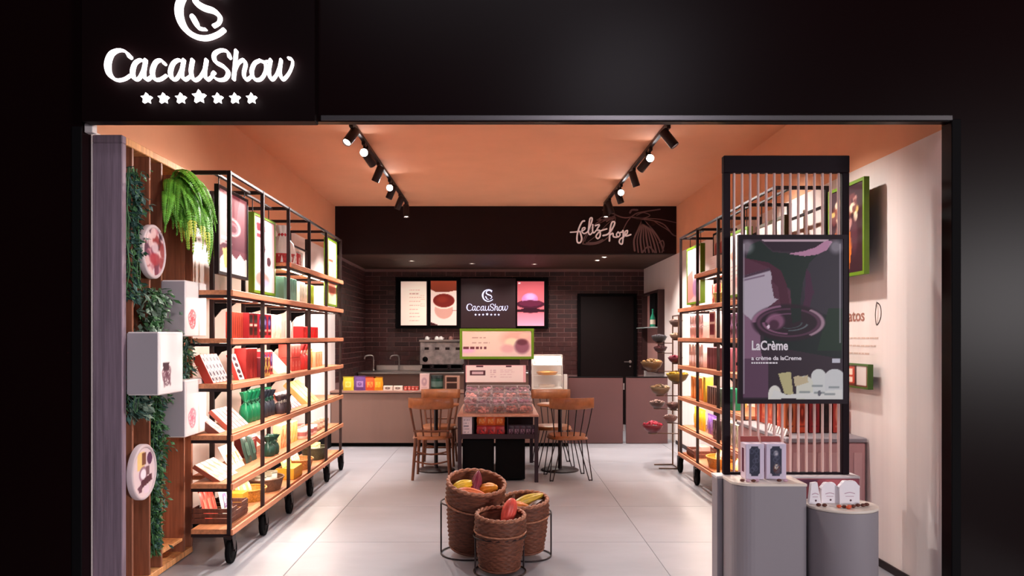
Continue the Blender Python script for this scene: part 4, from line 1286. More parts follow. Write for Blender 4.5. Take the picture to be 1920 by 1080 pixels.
row(lambda: carton(.08, .08, .17, (130, 160, 144), (90, 120, 110), 'mark'), 2, 'right', 2, 7.30, .09, 'grey-green box', 'grey-green boxes', x=2.10)
row(lambda: carton(.09, .08, .19, (20, 120, 84), (60, 150, 120), 'mark'), 3, 'right', 2, 6.98, .10, 'emerald green box', 'emerald boxes', x=2.10)
row(lambda: carton(.09, .08, .10, (246, 230, 130), (250, 240, 190), 'mark'), 5, 'right', 2, 7.32, .11, 'yellow box on the back row', 'yellow back boxes', x=2.26, dz=0)
row(lambda: carton(.10, .09, .24, (240, 206, 200), (250, 232, 228), 'two'), 5, 'right', 3, 8.04, .12, 'pale pink box with white panels', 'pale pink boxes', x=2.12)
row(lambda: carton(.09, .09, .21, (128, 66, 78), (150, 90, 96), 'stripe'), 8, 'right', 3, 7.10, .098, 'mauve upright box', 'mauve boxes', x=2.12)
row(lambda: carton(.075, .08, .12, (244, 214, 214), (214, 120, 140), 'stripe'), 6, 'right', 4, 8.04, .095, 'white cup-sized box with pink stripe, lower layer', 'white-pink boxes', x=2.12)
row(lambda: carton(.075, .08, .12, (244, 214, 214), (214, 120, 140), 'stripe'), 6, 'right', 4, 8.04, .095, 'white cup-sized box with pink stripe, upper layer', 'white-pink boxes', x=2.12, dz=.123)
row(lambda: carton(.22, .06, .26, (236, 208, 200), (140, 56, 74), 'two'), 1, 'right', 4, 7.62, .3, 'pale display box with two burgundy windows', 'burgundy window box', x=2.10)
row(lambda: carton(.09, .08, .22, (92, 60, 96), (180, 150, 190), 'splash'), 3, 'right', 4, 6.92, .11, 'plum violet box', 'plum violet boxes', x=2.12)
place(wbasket(.28, .22, .10, (206, 196, 110), True), 'right', 7.42, LEV[5], 'yellow-green handled basket, sixth shelf up of right rack', 2.14)
row(lambda: pouch(.09, .13, (190, 214, 140), (240, 240, 200), 'splash'), 3, 'right', 5, 7.36, .07, 'green sweet pouch in the handled basket', 'pouches in handled basket', x=2.14, dz=.05)
row(lambda: carton(.11, .08, .21, (196, 90, 84), (236, 190, 160), 'splash'), 2, 'right', 5, 7.64, .125, 'terracotta patterned box', 'terracotta boxes', x=2.16)
row(lambda: pouch(.12, .12, (236, 216, 180), (250, 240, 220), 'mark'), 2, 'right', 5, 8.42, .13, 'small cream pouch', 'small cream pouches', x=2.10, tilt=.3)
row(lambda: carton(.24, .10, .15, (240, 226, 222), (226, 206, 206), 'lines'), 1, 'right', 6, 7.58, .3, 'white box on its own', 'white box on top', x=2.12)
row(lambda: carton(.20, .09, .24, (196, 140, 120), (240, 226, 210), 'mark'), 3, 'right', 5, 6.60, .25, 'tan box behind the cords', 'tan boxes', x=2.16)
# standing on the pink cabinet and first bays, seen through the cords
row(lambda: carton(.12, .08, .27, (206, 84, 62), (240, 150, 110), 'mark'), 4, 'right', 2, 5.90, .15, 'terracotta gift box', 'terracotta gift boxes', x=2.13, z=.82)
for k, (cc, bb, nm) in enumerate((((206, 110, 70), (60, 36, 30), 'orange-brown'), ((226, 90, 60), (120, 40, 30), 'bright orange'), ((150, 40, 44), (90, 30, 40), 'dark red'), ((60, 34, 36), (30, 20, 24), 'near-black'), ((196, 70, 60), (230, 150, 120), 'brick red'))):
    place(carton(.075, .08, .26, cc, bb, 'mark'), 'front', 5.62, .82, '%s upright box at the cabinet front, seen through the cords' % nm, 2.07 + .085 * k)
row(lambda: carton(.13, .08, .20, (236, 214, 206), (206, 120, 110), 'mark'), 5, 'right', 3, 5.88, .2, 'pink-white gift box near the cord screen', 'pink-white near boxes', x=2.14)
row(lambda: carton(.13, .08, .20, (206, 176, 150), (120, 70, 60), 'mark'), 5, 'right', 4, 5.88, .2, 'tan gift box near the cord screen', 'tan near boxes', x=2.14)
# row of small white tasting cards with dark sweets along the cabinet's left edge
PSET = MB()
fz = thing('gelato_cabinet', 'pink-brown low freezer cabinet with grey lid against the right wall', 'freezer', (2.22, 5.85, 0))
MB().box(1.95, 2.485, 5.32, 6.42, .06, .785, c=.012).build('body', PINKC, fz)
MB().box(1.98, 2.46, 5.36, 6.38, .002, .06).build('plinth', BLACKM, fz)
MB().box(1.94, 2.49, 5.31, 6.43, .787, .817, c=.006).build('lid', GREYP, fz, label='grey lid rim')
for k in range(6):
    MB().box(1.99 + .082 * k, 2.045 + .082 * k, 5.314, 5.319, .12, .72, c=.002).build('front_panel', M('pink_cabinet_panel', (206, 162, 162), .4), fz)
for k in range(8):
    o = thing('tasting_card', 'small white folded card on the freezer lid edge, %s along it' % ORD[k], 'card', (1.98, 5.36 + .045 + .1 * k, .818), 0, 'cards along the freezer edge')
    y = 5.405 + .05 * k; x = 1.965 + .0 * k
    MB().prism([(-.018, 0), (.018, 0), (0, .05)], (x + .02, y, .8185), (1, 0, 0), (0, 0, 1), .03).build('card', matc((240, 230, 228)), o)
    MB().ball((x + .02, y - .012, .826), (.014, .010, .008)).build('sweet', CHOC, o)

# ================================================================== posters and pictures
def framed(name, label, cat, O, uv, w, h, t, col, cv, fw=.02, group=None, emit=0.0, hang=True):
    """picture with a real frame; O lower left corner of the face, t thickness"""
    u, v = Vector(uv[0]), Vector(uv[1]); n = u.cross(v); O = Vector(O)
    p = thing(name, label, cat, tuple(O + u * w / 2), 0, group)
    def slab(a, b, c_, d_, f, bk, mat, nm):
        mb = MB(); mb.prism([(a, c_), (b, c_), (b, d_), (a, d_)], O + n * f, u, v, f + bk); mb.build(nm, mat, p)
    slab(0, fw, 0, h, 0, t, col, 'frame_side'); slab(w - fw, w, 0, h, 0, t, col, 'frame_side')
    slab(fw, w - fw, 0, fw, 0, t, col, 'frame_rail'); slab(fw, w - fw, h - fw, h, 0, t, col, 'frame_rail')
    slab(fw, w - fw, fw, h - fw, -.006, t - .002, BLACKM, 'backing')
    print_on('picture', cv, O + u * fw + v * fw - n * .005, uv, w - 2 * fw, h - 2 * fw, p, emit)
    return p


def hooks(p, pts):
    for a, b in pts:
        MB().tube([a, b], .004, 6).build('hanger', BLACK, p)


# big framed poster on the cord screen: liquid chocolate pour
P = lambda x, y: ((x - 1393) / 187, (y - 448) / 302)
A = lambda x, y: P(1330 + x / 3.857, 280 + y / 3.857)
B = lambda x, y: P(1330 + x / 3.857, 540 + y / 3.857)
c = Canvas(140, 226, (70, 54, 68))
c.vgrad((84, 66, 80), (60, 58, 70), 0, .5)
c.poly([A(650, 780), A(960, 640), (1, .6), B(860, 200), B(700, 150)], (74, 68, 80))
c.poly([B(600, 230), B(960, 180), B(960, 520), B(400, 420), B(400, 300)], (38, 50, 52))
c.poly([B(860, 150), B(960, 150), B(960, 460), B(780, 460)], (42, 68, 54))
c.poly([A(240, 780), A(440, 850), A(540, 980), A(640, 1080), B(640, 180), B(480, 190), B(400, 100), A(240, 1000)], (112, 66, 88))
c.poly([A(240, 920), A(445, 862), A(465, 900), A(448, 960), A(470, 1080), B(500, 85), B(400, 165), B(330, 240), B(340, 330), (.0, .8)], (204, 194, 206))
c.poly([B(245, 180), B(330, 260), B(370, 350), B(370, 420), B(430, 800), B(245, 800)], (156, 122, 146))
c.poly([B(245, 520), B(430, 500), B(430, 800), B(245, 800)], (116, 86, 110))
c.line(*A(250, 925), *A(440, 870), .008, (96, 70, 90)).line(*A(250, 950), *A(400, 915), .005, (150, 130, 150))
c.poly([A(300, 690), A(370, 662), A(460, 745), A(760, 770), A(850, 700), A(720, 830), A(680, 950), A(662, 1080), B(664, 210), B(600, 200), B(585, 0), A(565, 1000), A(520, 880), A(430, 820), A(270, 790)], (40, 58, 54))
c.poly([A(270, 790), A(430, 820), A(520, 880), A(560, 980), A(575, 1080), B(590, 180), B(520, 160), B(500, 0), A(460, 960), A(440, 860)], (98, 48, 72))
c.poly([A(700, 860), A(690, 1080), B(664, 180), B(720, 170), B(760, 0), A(760, 1080), A(730, 900)], (92, 52, 82))
c.poly([A(570, 757), A(700, 735), A(790, 690), A(850, 658), A(890, 668), A(850, 730), A(780, 762), A(690, 775)], (206, 158, 186))
c.poly([A(380, 655), A(860, 655), A(840, 668), A(620, 676), A(400, 668)], (214, 190, 200))
c.poly([A(390, 668), A(830, 668), A(760, 715), A(640, 745), A(460, 735)], (64, 42, 62))
cx, cy = B(575, 255)
c.ell(cx, cy, .36, .115, (58, 34, 52), .95, .12)
for rx, ry, cc, a0, a1 in ((.345, .105, (186, 140, 168), -3.2, -1.8), (.34, .10, (206, 176, 190), -.9, .9), (.30, .085, (120, 80, 106), -3.14, 3.14), (.25, .07, (176, 126, 156), 1.6, 3.14), (.22, .055, (150, 110, 140), -3.1, -1.2), (.19, .05, (130, 150, 150), .2, 1.6), (.13, .035, (100, 120, 120), 0, 2)):
    c.ring(cx, cy, rx, ry, .06, cc, .85, a0, a1)
c.ell(*B(480, 245), .09, .05, (170, 120, 150), .85, .4).ell(*B(470, 270), .05, .03, (90, 50, 76), .9, .4).ell(*B(430, 285), .015, .012, (240, 220, 235))
c.poly([B(590, 150), B(664, 150), B(664, 240), B(600, 260)], (36, 52, 50))
for k, (x, y, w_, cc) in enumerate(((475, 770, 90, (238, 238, 230)), (790, 650, 110, (226, 230, 228)), (905, 650, 140, (222, 226, 226)), (690, 700, 120, (228, 230, 218)))):
    a, b = B(x, y); a1, b1 = B(x + w_ / 2, 805); a0, _ = B(x - w_ / 2, y)
    c.rect(a0, b, a1, 1, cc).ell(a, b, (a1 - a0) / 2, .05, cc)
c.poly([B(500, 625), B(590, 612), B(610, 790), B(545, 770)], (206, 200, 156)).poly([B(610, 650), B(640, 640), B(680, 650), B(710, 635), B(715, 690), B(620, 720)], (214, 202, 170))
c.poly([B(445, 805), B(470, 740), B(560, 780), B(960, 740), B(960, 810)], (234, 236, 232))
for x, y in ((690, 760), (780, 715), (900, 725), (870, 775), (795, 765)): c.line(*B(x - 35, y), *B(x + 35, y), .006, (150, 160, 162), .8)
c.ell(*B(795, 768), .018, .018, (120, 120, 130), .9).rect(*B(885, 515), *B(945, 545), (214, 216, 226))
lt = (188, 184, 192)
c.rect(.01, .03, .022, .97, lt, .7).rect(.965, .03, .975, .65, lt, .7).ell(.05, .05, .06, .04, (206, 200, 208), .6, .8).ell(.93, .05, .06, .04, (206, 200, 208), .6, .8)
c.a = 255 * (np.clip(c.a, 0, 255) / 255) ** 1.22
YP = 4.72
x0, x1, z0, z1 = px(1385, YP), px(1590, YP), pz(757, YP), pz(440, YP)
po = framed('chocolate_poster', 'large framed poster of poured chocolate hanging on the cord screen', 'poster', (x0, YP, z0), FRONT, x1 - x0, z1 - z0, .03, M('aubergine_frame', (34, 20, 30), .55, spec=.2), c, .026)
PT = M('poster_white_print', (240, 234, 240), .5)
text_on('printed_title', 'LaCrème', (px(1409, YP), YP + .003, pz(656, YP)), FRONT, .078, PT, po, .001, fit=px(1477, YP) - px(1409, YP), bold=.0022)
text_on('printed_line', 'a crème da laCreme', (px(1409, YP), YP + .003, pz(675, YP)), FRONT, .034, PT, po, .001, fit=px(1503, YP) - px(1409, YP), bold=.0009)
tl = MB()
rg = random.Random(4)
xx = px(1409, YP)
while xx < px(1457, YP):
    l = rg.uniform(.008, .018); tl.box(xx, xx + l, YP + .002, YP + .0035, pz(682, YP), pz(679, YP)); xx += l + .004
tl.build('small_print', PT, po, kind='stuff')

# poster on the left rack, first bay: the same chocolate theme, smaller
c2 = Canvas(50, 60, (112, 60, 70)).vgrad((176, 110, 118), (96, 48, 60), 0, .7)
c2.poly([(.0, .05), (.35, 0), (.4, .3), (.3, .6), (0, .7)], (226, 176, 176)).poly([(.45, 0), (.75, 0), (.62, .3), (.58, .42), (.5, .42)], (128, 60, 70))
c2.ring(.45, .42, .28, .1, .15, (230, 190, 190)).ring(.5, .44, .16, .06, .2, (190, 130, 140)).rect(.08, .57, .35, .6, (244, 226, 226)).rect(.08, .63, .45, .645, (220, 190, 190), .8)
c2.poly([(0, 1), (.05, .85), (.2, .75), (.3, .8), (.45, .76), (.6, .82), (.75, .74), (.9, .8), (1, .78), (1, 1)], (240, 230, 226)).poly([(.12, .72), (.3, .7), (.34, .95), (.2, .95)], (232, 190, 120))
for x in (.4, .55, .7, .85): c2.line(x, .8, x, .95, .012, (170, 150, 160), .6)
p = framed('hanging_poster', 'dark framed pink-brown chocolate poster hung on first bay of left rack', 'poster', (-1.86, 5.225, 1.92), RIGHTFACE, .62, .60, .03, BLACK, c2, .022)
hooks(p, [((-1.875, 5.27, 2.52), (-1.875, 5.27, 2.575)), ((-1.875, 5.80, 2.52), (-1.875, 5.80, 2.575))])
MB().box(-1.888, -1.862, 5.215, 5.917, 2.575, 2.589).build('hanger_bar', BLACK, p)
c3 = Canvas(40, 56, (226, 170, 176)).vgrad((206, 150, 156), (238, 196, 200), 0, .7).vgrad((244, 220, 226), (236, 206, 206), .7, 1)
c3.poly([(.1, .1), (.5, .08), (.55, .18), (.15, .2)], (120, 50, 60)).rect(.12, .24, .45, .28, (130, 60, 70)).ell(.45, .42, .09, .06, (70, 36, 46)).ell(.72, .58, .1, .07, (70, 36, 46)).ell(.4, .84, .34, .1, (214, 120, 110), .9, .4).ell(.55, .9, .2, .06, (150, 170, 206), .8, .5).ell(.2, .55, .1, .1, (236, 190, 196))
p = framed('hanging_poster', 'green framed pink poster with small dark sweets, second bay of left rack', 'poster', (-1.88, 6.05, 1.845), RIGHTFACE, .58, .62, .045, GREEN, c3, .02)
MB().box(-1.93, -1.905, 5.947, 6.643, 2.575, 2.589).build('hanger_bar', BLACK, p)
hooks(p, [((-1.915, 6.12, 2.465), (-1.915, 6.12, 2.575)), ((-1.915, 6.55, 2.465), (-1.915, 6.55, 2.575))])
c4 = Canvas(30, 56, (236, 190, 160)).vgrad((230, 190, 160), (244, 206, 176), 0, 1)
c4.rect(.1, .3, .6, .34, (150, 90, 80)).ell(.5, .75, .4, .12, (206, 110, 90), .9, .4).ell(.3, .5, .2, .06, (240, 220, 200))
p = framed('hanging_poster', 'green framed peach poster at the far end of left rack', 'poster', (-1.80, 8.30, 1.835), RIGHTFACE, .46, .72, .045, GREEN, c4, .02)
MB().box(-1.85, -1.825, 8.133, 8.837, 2.575, 2.589).build('hanger_bar', BLACK, p)
hooks(p, [((-1.838, 8.4, 2.555), (-1.838, 8.4, 2.575)), ((-1.838, 8.7, 2.555), (-1.838, 8.7, 2.575))])

# right rack posters
def rposter(lb, x, ya, yb, z0, z1, cv, col, fw=.022):
    # facing -x; lower left (as read) is the far end
    p = framed('hanging_poster', lb, 'poster', (x, yb, z0), LEFTFACE, yb - ya, z1 - z0, .045, col, cv, fw)
    MB().box(x + .006, x + .03, ya - .02, yb + .02, 2.575, 2.589).build('hanger_bar', BLACK, p)
    hooks(p, [((x + .02, ya + .08, z1), (x + .02, ya + .08, 2.575)), ((x + .02, yb - .08, z1), (x + .02, yb - .08, 2.575))])


c5 = Canvas(36, 56, (240, 214, 216)).vgrad((244, 226, 226), (226, 170, 170), 0, 1)
c5.poly([(.0, .5), (.4, .4), (.5, .9), (.1, 1), (0, 1)], (206, 120, 110), .8).ell(.6, .75, .2, .16, (140, 100, 140), .8, .4).ell(.4, .3, .25, .05, (236, 190, 190))
rposter('green framed pale pink poster at the far end of right rack', 2.06, 8.02, 8.62, 1.85, 2.46, c5, GREEN)
c6 = Canvas(44, 56, (246, 238, 236)).vgrad((248, 242, 240), (244, 232, 226), 0, 1)
c6.ell(.3, .35, .14, .06, (236, 180, 160), .9, .5).ell(.35, .4, .1, .05, (206, 110, 90), .8, .4).textlines(.2, .55, .7, 4, .07, (190, 150, 150), .8, .01).ell(.75, .3, .12, .06, (220, 190, 220), .7, .5).ell(.6, .8, .3, .1, (206, 120, 120), .5, .5)
rposter('green framed white poster behind the cords, second bay of right rack', 2.06, 6.52, 7.12, 1.85, 2.42, c6, GREEN)
c7 = Canvas(40, 50, (216, 206, 200)).vgrad((222, 210, 204), (232, 220, 214), 0, 1).ell(.3, .8, .14, .1, (200, 130, 110), .8, .4).ell(.75, .25, .1, .1, (190, 170, 160), .6, .5)
rposter('dark framed cream poster behind the cords, first bay of right rack', 2.10, 5.78, 6.42, 1.85, 2.40, c7, M('olive_dark_frame', (70, 60, 34), .5))
c8 = Canvas(24, 24, (206, 176, 160)).poly([(.1, 1), (.15, .5), (.3, .4), (.4, .6), (.55, .35), (.7, .5), (.85, .4), (.9, 1)], (150, 60, 56))
framed('small_picture', 'small dark framed picture of red bottles above top shelf, right rack', 'picture', (2.14, 7.86, 2.29), LEFTFACE, .36, .24, .03, BLACK, c8, .02)
for ob in (7.54, 7.82):
    pass

# wall pictures near the entrance on the right
c9 = Canvas(40, 56, (60, 34, 42))
c9.poly([(.15, 1), (.1, .55), (.3, .45), (.62, .5), (.7, .7), (.6, 1)], (226, 120, 50)).poly([(.3, 1), (.25, .6), (.45, .5), (.55, .62), (.5, 1)], (244, 160, 80))
c9.ell(.4, .28, .3, .12, (150, 90, 70), .9, .4).blobs(26, [(240, 220, 190), (226, 190, 110), (110, 60, 60), (190, 140, 130)], .1, .12, .8, .5, .09, 3).ell(.75, .6, .1, .2, (90, 50, 60), .8, .5)
wp = framed('wall_poster', 'green framed poster of an orange dessert cone on the right wall', 'poster', (2.378, 5.68, 1.912), LEFTFACE, .56, .635, .035, GREEN, c9, .022)
MB().box(2.414, XR - .001, 5.3, 5.55, 2.1, 2.3, c=.002).build('wall_bracket', BLACK, wp)
c10 = Canvas(40, 20, (110, 50, 40)).rect(.0, 0, .35, 1, (226, 160, 90)).rect(.08, .1, .14, .9, (250, 220, 190)).rect(.35, 0, .5, 1, (70, 30, 24)).rect(.5, .1, .7, .9, (190, 70, 50)).rect(.55, .2, .65, .5, (244, 220, 200)).rect(.55, .6, .65, .85, (244, 220, 200)).rect(.74, .05, .98, .95, (216, 206, 200)).rect(.7, 0, .74, 1, (60, 26, 24))
sp = framed('wall_panel_picture', 'small green edged picture strip of sweets low on the right wall', 'picture', (2.42, 5.80, 1.155), LEFTFACE, .645, .165, .035, M('dark_green_edge', (60, 96, 24), .5), c10, .012)
MB().box(2.456, XR - .001, 5.35, 5.55, 1.2, 1.28, c=.002).build('wall_bracket', BLACK, sp)

# gelato lettering on the right wall
gl = thing('wall_text', 'brown gelato lettering and small print on the cream right wall', 'lettering', (XR - .001, 5.6, 1.6))
GT = M('brown_wall_print', (164, 110, 96), .7); GT2 = M('pale_wall_print', (216, 190, 178), .7)
text_on('printed_word', 'gelatos', (XR - .002, 5.79, 1.612), LEFTFACE, .115, GT, gl, .001, fit=.42, bold=.002)
for r_ in range(3):
    mb = MB(); y = 5.80
    ye = 5.22 if r_ < 2 else 5.30
    if r_ == 2: y = 5.62
    rg = random.Random(r_)
    while y > ye:
        l = rg.uniform(.03, .07); mb.box(XR - .0022, XR - .0012, y - l, y, 1.488 - .053 * r_, 1.499 - .053 * r_); y -= l + .012
    mb.build('small_print', GT2, gl, kind='stuff')
mb = MB()
for k in range(2):
    mb.stroke([(0, .13), (.05, .10), (.055, .03), (.0, -.02), (-.02, .05), (0, .13)], .004, (XR - .0015, 5.20, 1.60), (0, -1, 0), (0, 0, 1), .001)
mb.stroke([(0, .13), (.02, .06), (0, -.02)], .003, (XR - .0015, 5.20, 1.60), (0, -1, 0), (0, 0, 1), .001)
mb.build('leaf_drawing', GT2, gl)

# ================================================================== cord screen and plinths at the right of the entrance
YC = 4.86
xs0, xs1 = px(1355, YC), px(1590, YC)
cs = thing('cord_screen', 'dark framed partition strung with pale vertical cords at the right entrance', 'partition', ((xs0 + xs1) / 2, YC, 0))
zt_, zh, zb = pz(293, YC), pz(325, YC), .653
AUB = M('aubergine_steel', (30, 17, 25), .6, spec=.15)
MB().box(xs0, xs0 + .042, YC - .02, YC + .02, zb + .001, zh, c=.003).build('post', AUB, cs)
MB().box(xs1 - .042, xs1, YC - .02, YC + .02, zb + .001, zh, c=.003).build('post', AUB, cs)
MB().box(xs0, xs1, YC - .025, YC + .025, zh, zt_, c=.004).build('header', AUB, cs)
MB().box(xs0 + .043, xs1 - .043, YC - .012, YC + .012, zb + .001, zb + .014, c=.002).build('sill', AUB, cs)
for k in range(14):
    x = xs0 + .042 + .028 + k * (xs1 - xs0 - .084 - .045) / 13
    MB().tube([(x, YC, zb + .012), (x, YC, zh + .004)], .0085, 8).build('cord', CORD, cs)
mb = MB().box(xs0 + .02, xs1 - .02, YP + .031, YC - .012, zt_ - .56, zt_ - .54)
for zz in (.75, 1.55):
    MB().box(x0 + .02, x0 + .04, YP + .031, YC - .021, z0 + zz * .3, z0 + zz * .3 + .02, c=.002).build('poster_bracket', AUB, po)
    MB().box(x1 - .035, x1 - .015, YP + .031, YC - .021, z0 + zz * .3, z0 + zz * .3 + .02, c=.002).build('poster_bracket', AUB, po)

base = thing('screen_plinth', 'long grey plinth carrying the cord screen', 'plinth', (1.76, YC, 0))
MB().box(px(1343, 4.82), 2.20, 4.80, 4.92, .002, .635, c=.004).build('body', GREYP, base)
MB().box(px(1343, 4.82) - .004, 2.205, 4.796, 4.924, .635, .652, c=.003).build('top', M('plinth_top_light', (214, 204, 204), .4), base)
MB().box(px(1355, 4.8), px(1366, 4.8), 4.790, 4.797, .002, .634).build('dark_joint', BLACKM, base)
pa = thing('display_plinth', 'grey square display plinth with rounded left corner, two boxes on top', 'plinth', (1.57, 4.64, 0))
yf = 4.53
def rounded(x0, x1, y0, y1, r, grow=0):
    x0 -= grow; x1 += grow; y0 -= grow
    return [(x1, y0), (x1, y1), (x0, y1)] + [(x0 + r - r * math.cos(a * PI / 16), y0 + r - r * math.sin(a * PI / 16)) for a in range(9)]
mb = MB(); mb.prism(rounded(1.367, 1.772, yf, 4.788, .11), (0, 0, .640), (1, 0, 0), (0, 1, 0), .638)
o = mb.build('body', GREYP, pa)
for pl in o.data.polygons: pl.use_smooth = False
MB().prism(rounded(1.367, 1.772, yf, 4.788, .11, .003), (0, 0, .654), (1, 0, 0), (0, 1, 0), .0135).build('top', M('plinth_top_cream', (232, 218, 206), .35), pa)
pb = thing('round_plinth', 'grey cylindrical display plinth with white scalloped boxes on top', 'plinth', (1.985, 4.57, 0))
MB().lathe([(.198, .002), (.20, .006), (.20, .514)], 56, 0, Matrix.Translation((1.985, 4.57, 0))).build('body', GREYP, pb)
MB().lathe([(.198, .515), (.203, .518), (.203, .528), (.20, .531)], 56, 0, Matrix.Translation((1.985, 4.57, 0))).build('top', M('plinth_top_cream', (232, 218, 206), .35), pb)
rp = thing('red_backing_card', 'burgundy backing card leaning on the plinth behind the round one', 'card', (1.98, 4.79, .53))
cvr = Canvas(30, 14, (150, 70, 84)).poly([(0, 0), (.4, 0), (.1, 1), (0, 1)], (104, 62, 84)).poly([(.5, 0), (.8, 0), (1, .6), (1, 1), (.6, 1)], (170, 84, 92)).ell(.3, .6, .2, .3, (176, 90, 90), .6, .6)
MB().box(1.79, 2.19, 4.7745, 4.786, .002, .64, c=.002).build('card', matc((130, 62, 76)), rp)
print_on('printed_face', cvr, (1.795, 4.774, .50), FRONT, .39, .135, rp)

# boxes on the square plinth
def windowbox(lb, x0, x1, y0, y1, z0, z1, seed, red=True):
    b = thing('sweet_box', lb, 'box', ((x0 + x1) / 2, (y0 + y1) / 2, z0), 0, 'lilac boxes on the square plinth')
    MB().box(x0, x1, y0, y1, z0, z1, c=.003).build('carton', matc((224, 206, 222)), b)
    cv = Canvas(30, 42, (214, 200, 222)).rect(.2, .08, .8, .92, (52, 54, 72))
    for q in ((.2, .08), (.8, .08), (.2, .92), (.8, .92)): cv.ell(q[0], q[1], .1, .07, (206, 196, 214))
    rg = random.Random(seed)
    if seed == 2: cv.ell(.55, .72, .2, .14, (96, 60, 60), .9, .4).ell(.52, .66, .1, .07, (214, 200, 186)).ell(.5, .28, .12, .08, (196, 190, 200), .9, .5)
    for _ in range(8): cv.ring(rg.uniform(.3, .7), rg.uniform(.2, .85), .1, .06, .25, (92, 92, 116), .6)
    print_on('front_print', cv, (x0 + .003, y0 - .0008, z0 + .003), FRONT, x1 - x0 - .006, z1 - z0 - .006, b)
    MB().box(x0 - .0008, x0 + .0005, y0 + (y1 - y0) * .3, y1 - (y1 - y0) * .3, z0 + .04, z1 - .03).build('side_window', matc((104, 44, 70)), b)
    MB().prism([(0, 0), (x1 - x0, 0), (x1 - x0 - .01, .032), (.0, .032)], (x0, y1 - .01, z1 + .0005), (1, 0, 0), (0, 0, 1), .012).build('carry_tab', matc((150, 56, 50)), b)


windowbox('lilac box with dark blue floral window, left one on the square plinth', px(1398, 4.66), px(1433, 4.66), 4.66, 4.76, .656, .868, 1)
windowbox('lilac box with dark window and round sweet, right one on the square plinth', px(1437, 4.66), px(1475, 4.66), 4.665, 4.76, .656, .868, 2)
rg = random.Random(9)
for k, (a, b) in enumerate(((1.425, 4.60), (1.455, 4.59), (1.485, 4.585), (1.51, 4.60), (1.64, 4.60), (1.675, 4.595))):
    o = MB().ball((0, 0, .008), (.015, .011, .0085), n=10, k=6).build('chocolate_sweet', [matc((200, 160, 180)) if k % 2 else CHOC], None)
    o.location = (a, b, .655)
    tag(o, '%s chocolate sweet on the square plinth top, %s from the left' % ('pink wrapped' if k % 2 else 'dark', ORD[k].replace('nearest', 'first')), 'sweet', 'sweets on the square plinth')

# scalloped boxes on the round plinth
def scallop(lb, xc, yc, w, h, z, slim=False):
    b = thing('scalloped_box', lb, 'box', (xc, yc, z), 0, 'white boxes on the round plinth')
    pts = [(-w / 2, 0), (w / 2, 0)]
    n = 5
    pts += [(w / 2, h * .72)]
    for k in range(13):
        a = PI * k / 12
        pts.append((w / 2 * math.cos(a) * (1 + .07 * math.cos(6 * a)), h * .72 + h * .28 * math.sin(a) * (1 + .08 * math.cos(6 * a))))
    pts += [(-w / 2, h * .72)]
    if slim: pts = [(-w / 2, 0), (w / 2, 0), (w * .18, h), (-w * .3, h * .96)]
    MB().prism(pts, (xc, yc, z), (1, 0, 0), (0, 0, 1), .03).build('carton', matc((244, 238, 244)), b)
    mb = MB()
    mb.stroke([(-w * .25, h * .45), (0, h * .5), (w * .25, h * .45)], .002, (xc, yc - .0008, z), (1, 0, 0), (0, 0, 1), .0007)
    mb.stroke([(-w * .2, h * .33), (w * .2, h * .33)], .0015, (xc, yc - .0008, z), (1, 0, 0), (0, 0, 1), .0007)
    mb.build('printed_line', matc((190, 150, 170)), b)
    MB().ball((xc + w * .05, yc - .0005, z + h * .16), (.006, .001, .006)).build('seal', matc((90, 56, 70)), b)


scallop('white tapering box, leftmost on the round plinth', 1.835, 4.56, .07, .125, .532, True)
scallop('white scalloped box standing in the middle of the round plinth', 1.93, 4.585, .095, .12, .532)
scallop('larger white scalloped box at the right of the round plinth', 2.035, 4.56, .115, .135, .532)
for k, (a, b, cc) in enumerate(((1.83, 4.50, 0), (1.86, 4.49, 0), (1.93, 4.46, 1), (1.955, 4.45, 0), (1.985, 4.455, 1), (2.01, 4.46, 0), (2.05, 4.49, 0), (2.08, 4.49, 0), (2.11, 4.51, 0), (1.97, 4.43, 1))):
    o = MB().ball((0, 0, .009), (.015, .012, .0095), n=10, k=6).build('chocolate_sweet', [matc((214, 92, 60)) if cc else CHOC], None)
    o.location = (a, b, .532)
    tag(o, '%s sweet on the round plinth top, %s from the left' % ('orange wrapped' if cc else 'brown chocolate', (['nearest', 'second', 'third', 'fifth', 'sixth', 'seventh', 'eighth', 'ninth', 'tenth', 'fourth'][k] if k != 9 else 'fourth').replace('nearest', 'first') if False else ['first', 'second', 'third', 'fourth', 'sixth', 'seventh', 'eighth', 'ninth', 'tenth', 'fifth'][k]), 'sweet', 'sweets on the round plinth')

# ================================================================== service counters at the back
YK = 10.74
zt0 = .765
co = thing('service_counter', 'low taupe service counter across the back left of the shop', 'counter', (-.7, 11.0, 0))
MB().box(XL + .003, .95, YK + .02, 11.04, .06, zt0 - .03, c=.004).build('body', TAUPE, co)
MB().box(XL + .003, .95, YK + .06, 11.0, .002, .06).build('plinth', BLACKM, co)
for a, b in ((XL + .006, -1.0), (-.995, .35), (.355, .948)):
    MB().box(a + .003, b - .003, YK, YK + .018, .055, zt0 - .035, c=.002).build('front_panel', TAUPE, co)
MB().box(XL + .003, .96, YK - .03, 11.05, zt0 - .028, zt0, c=.004).build('worktop', M('taupe_worktop', (150, 112, 100), .35), co)

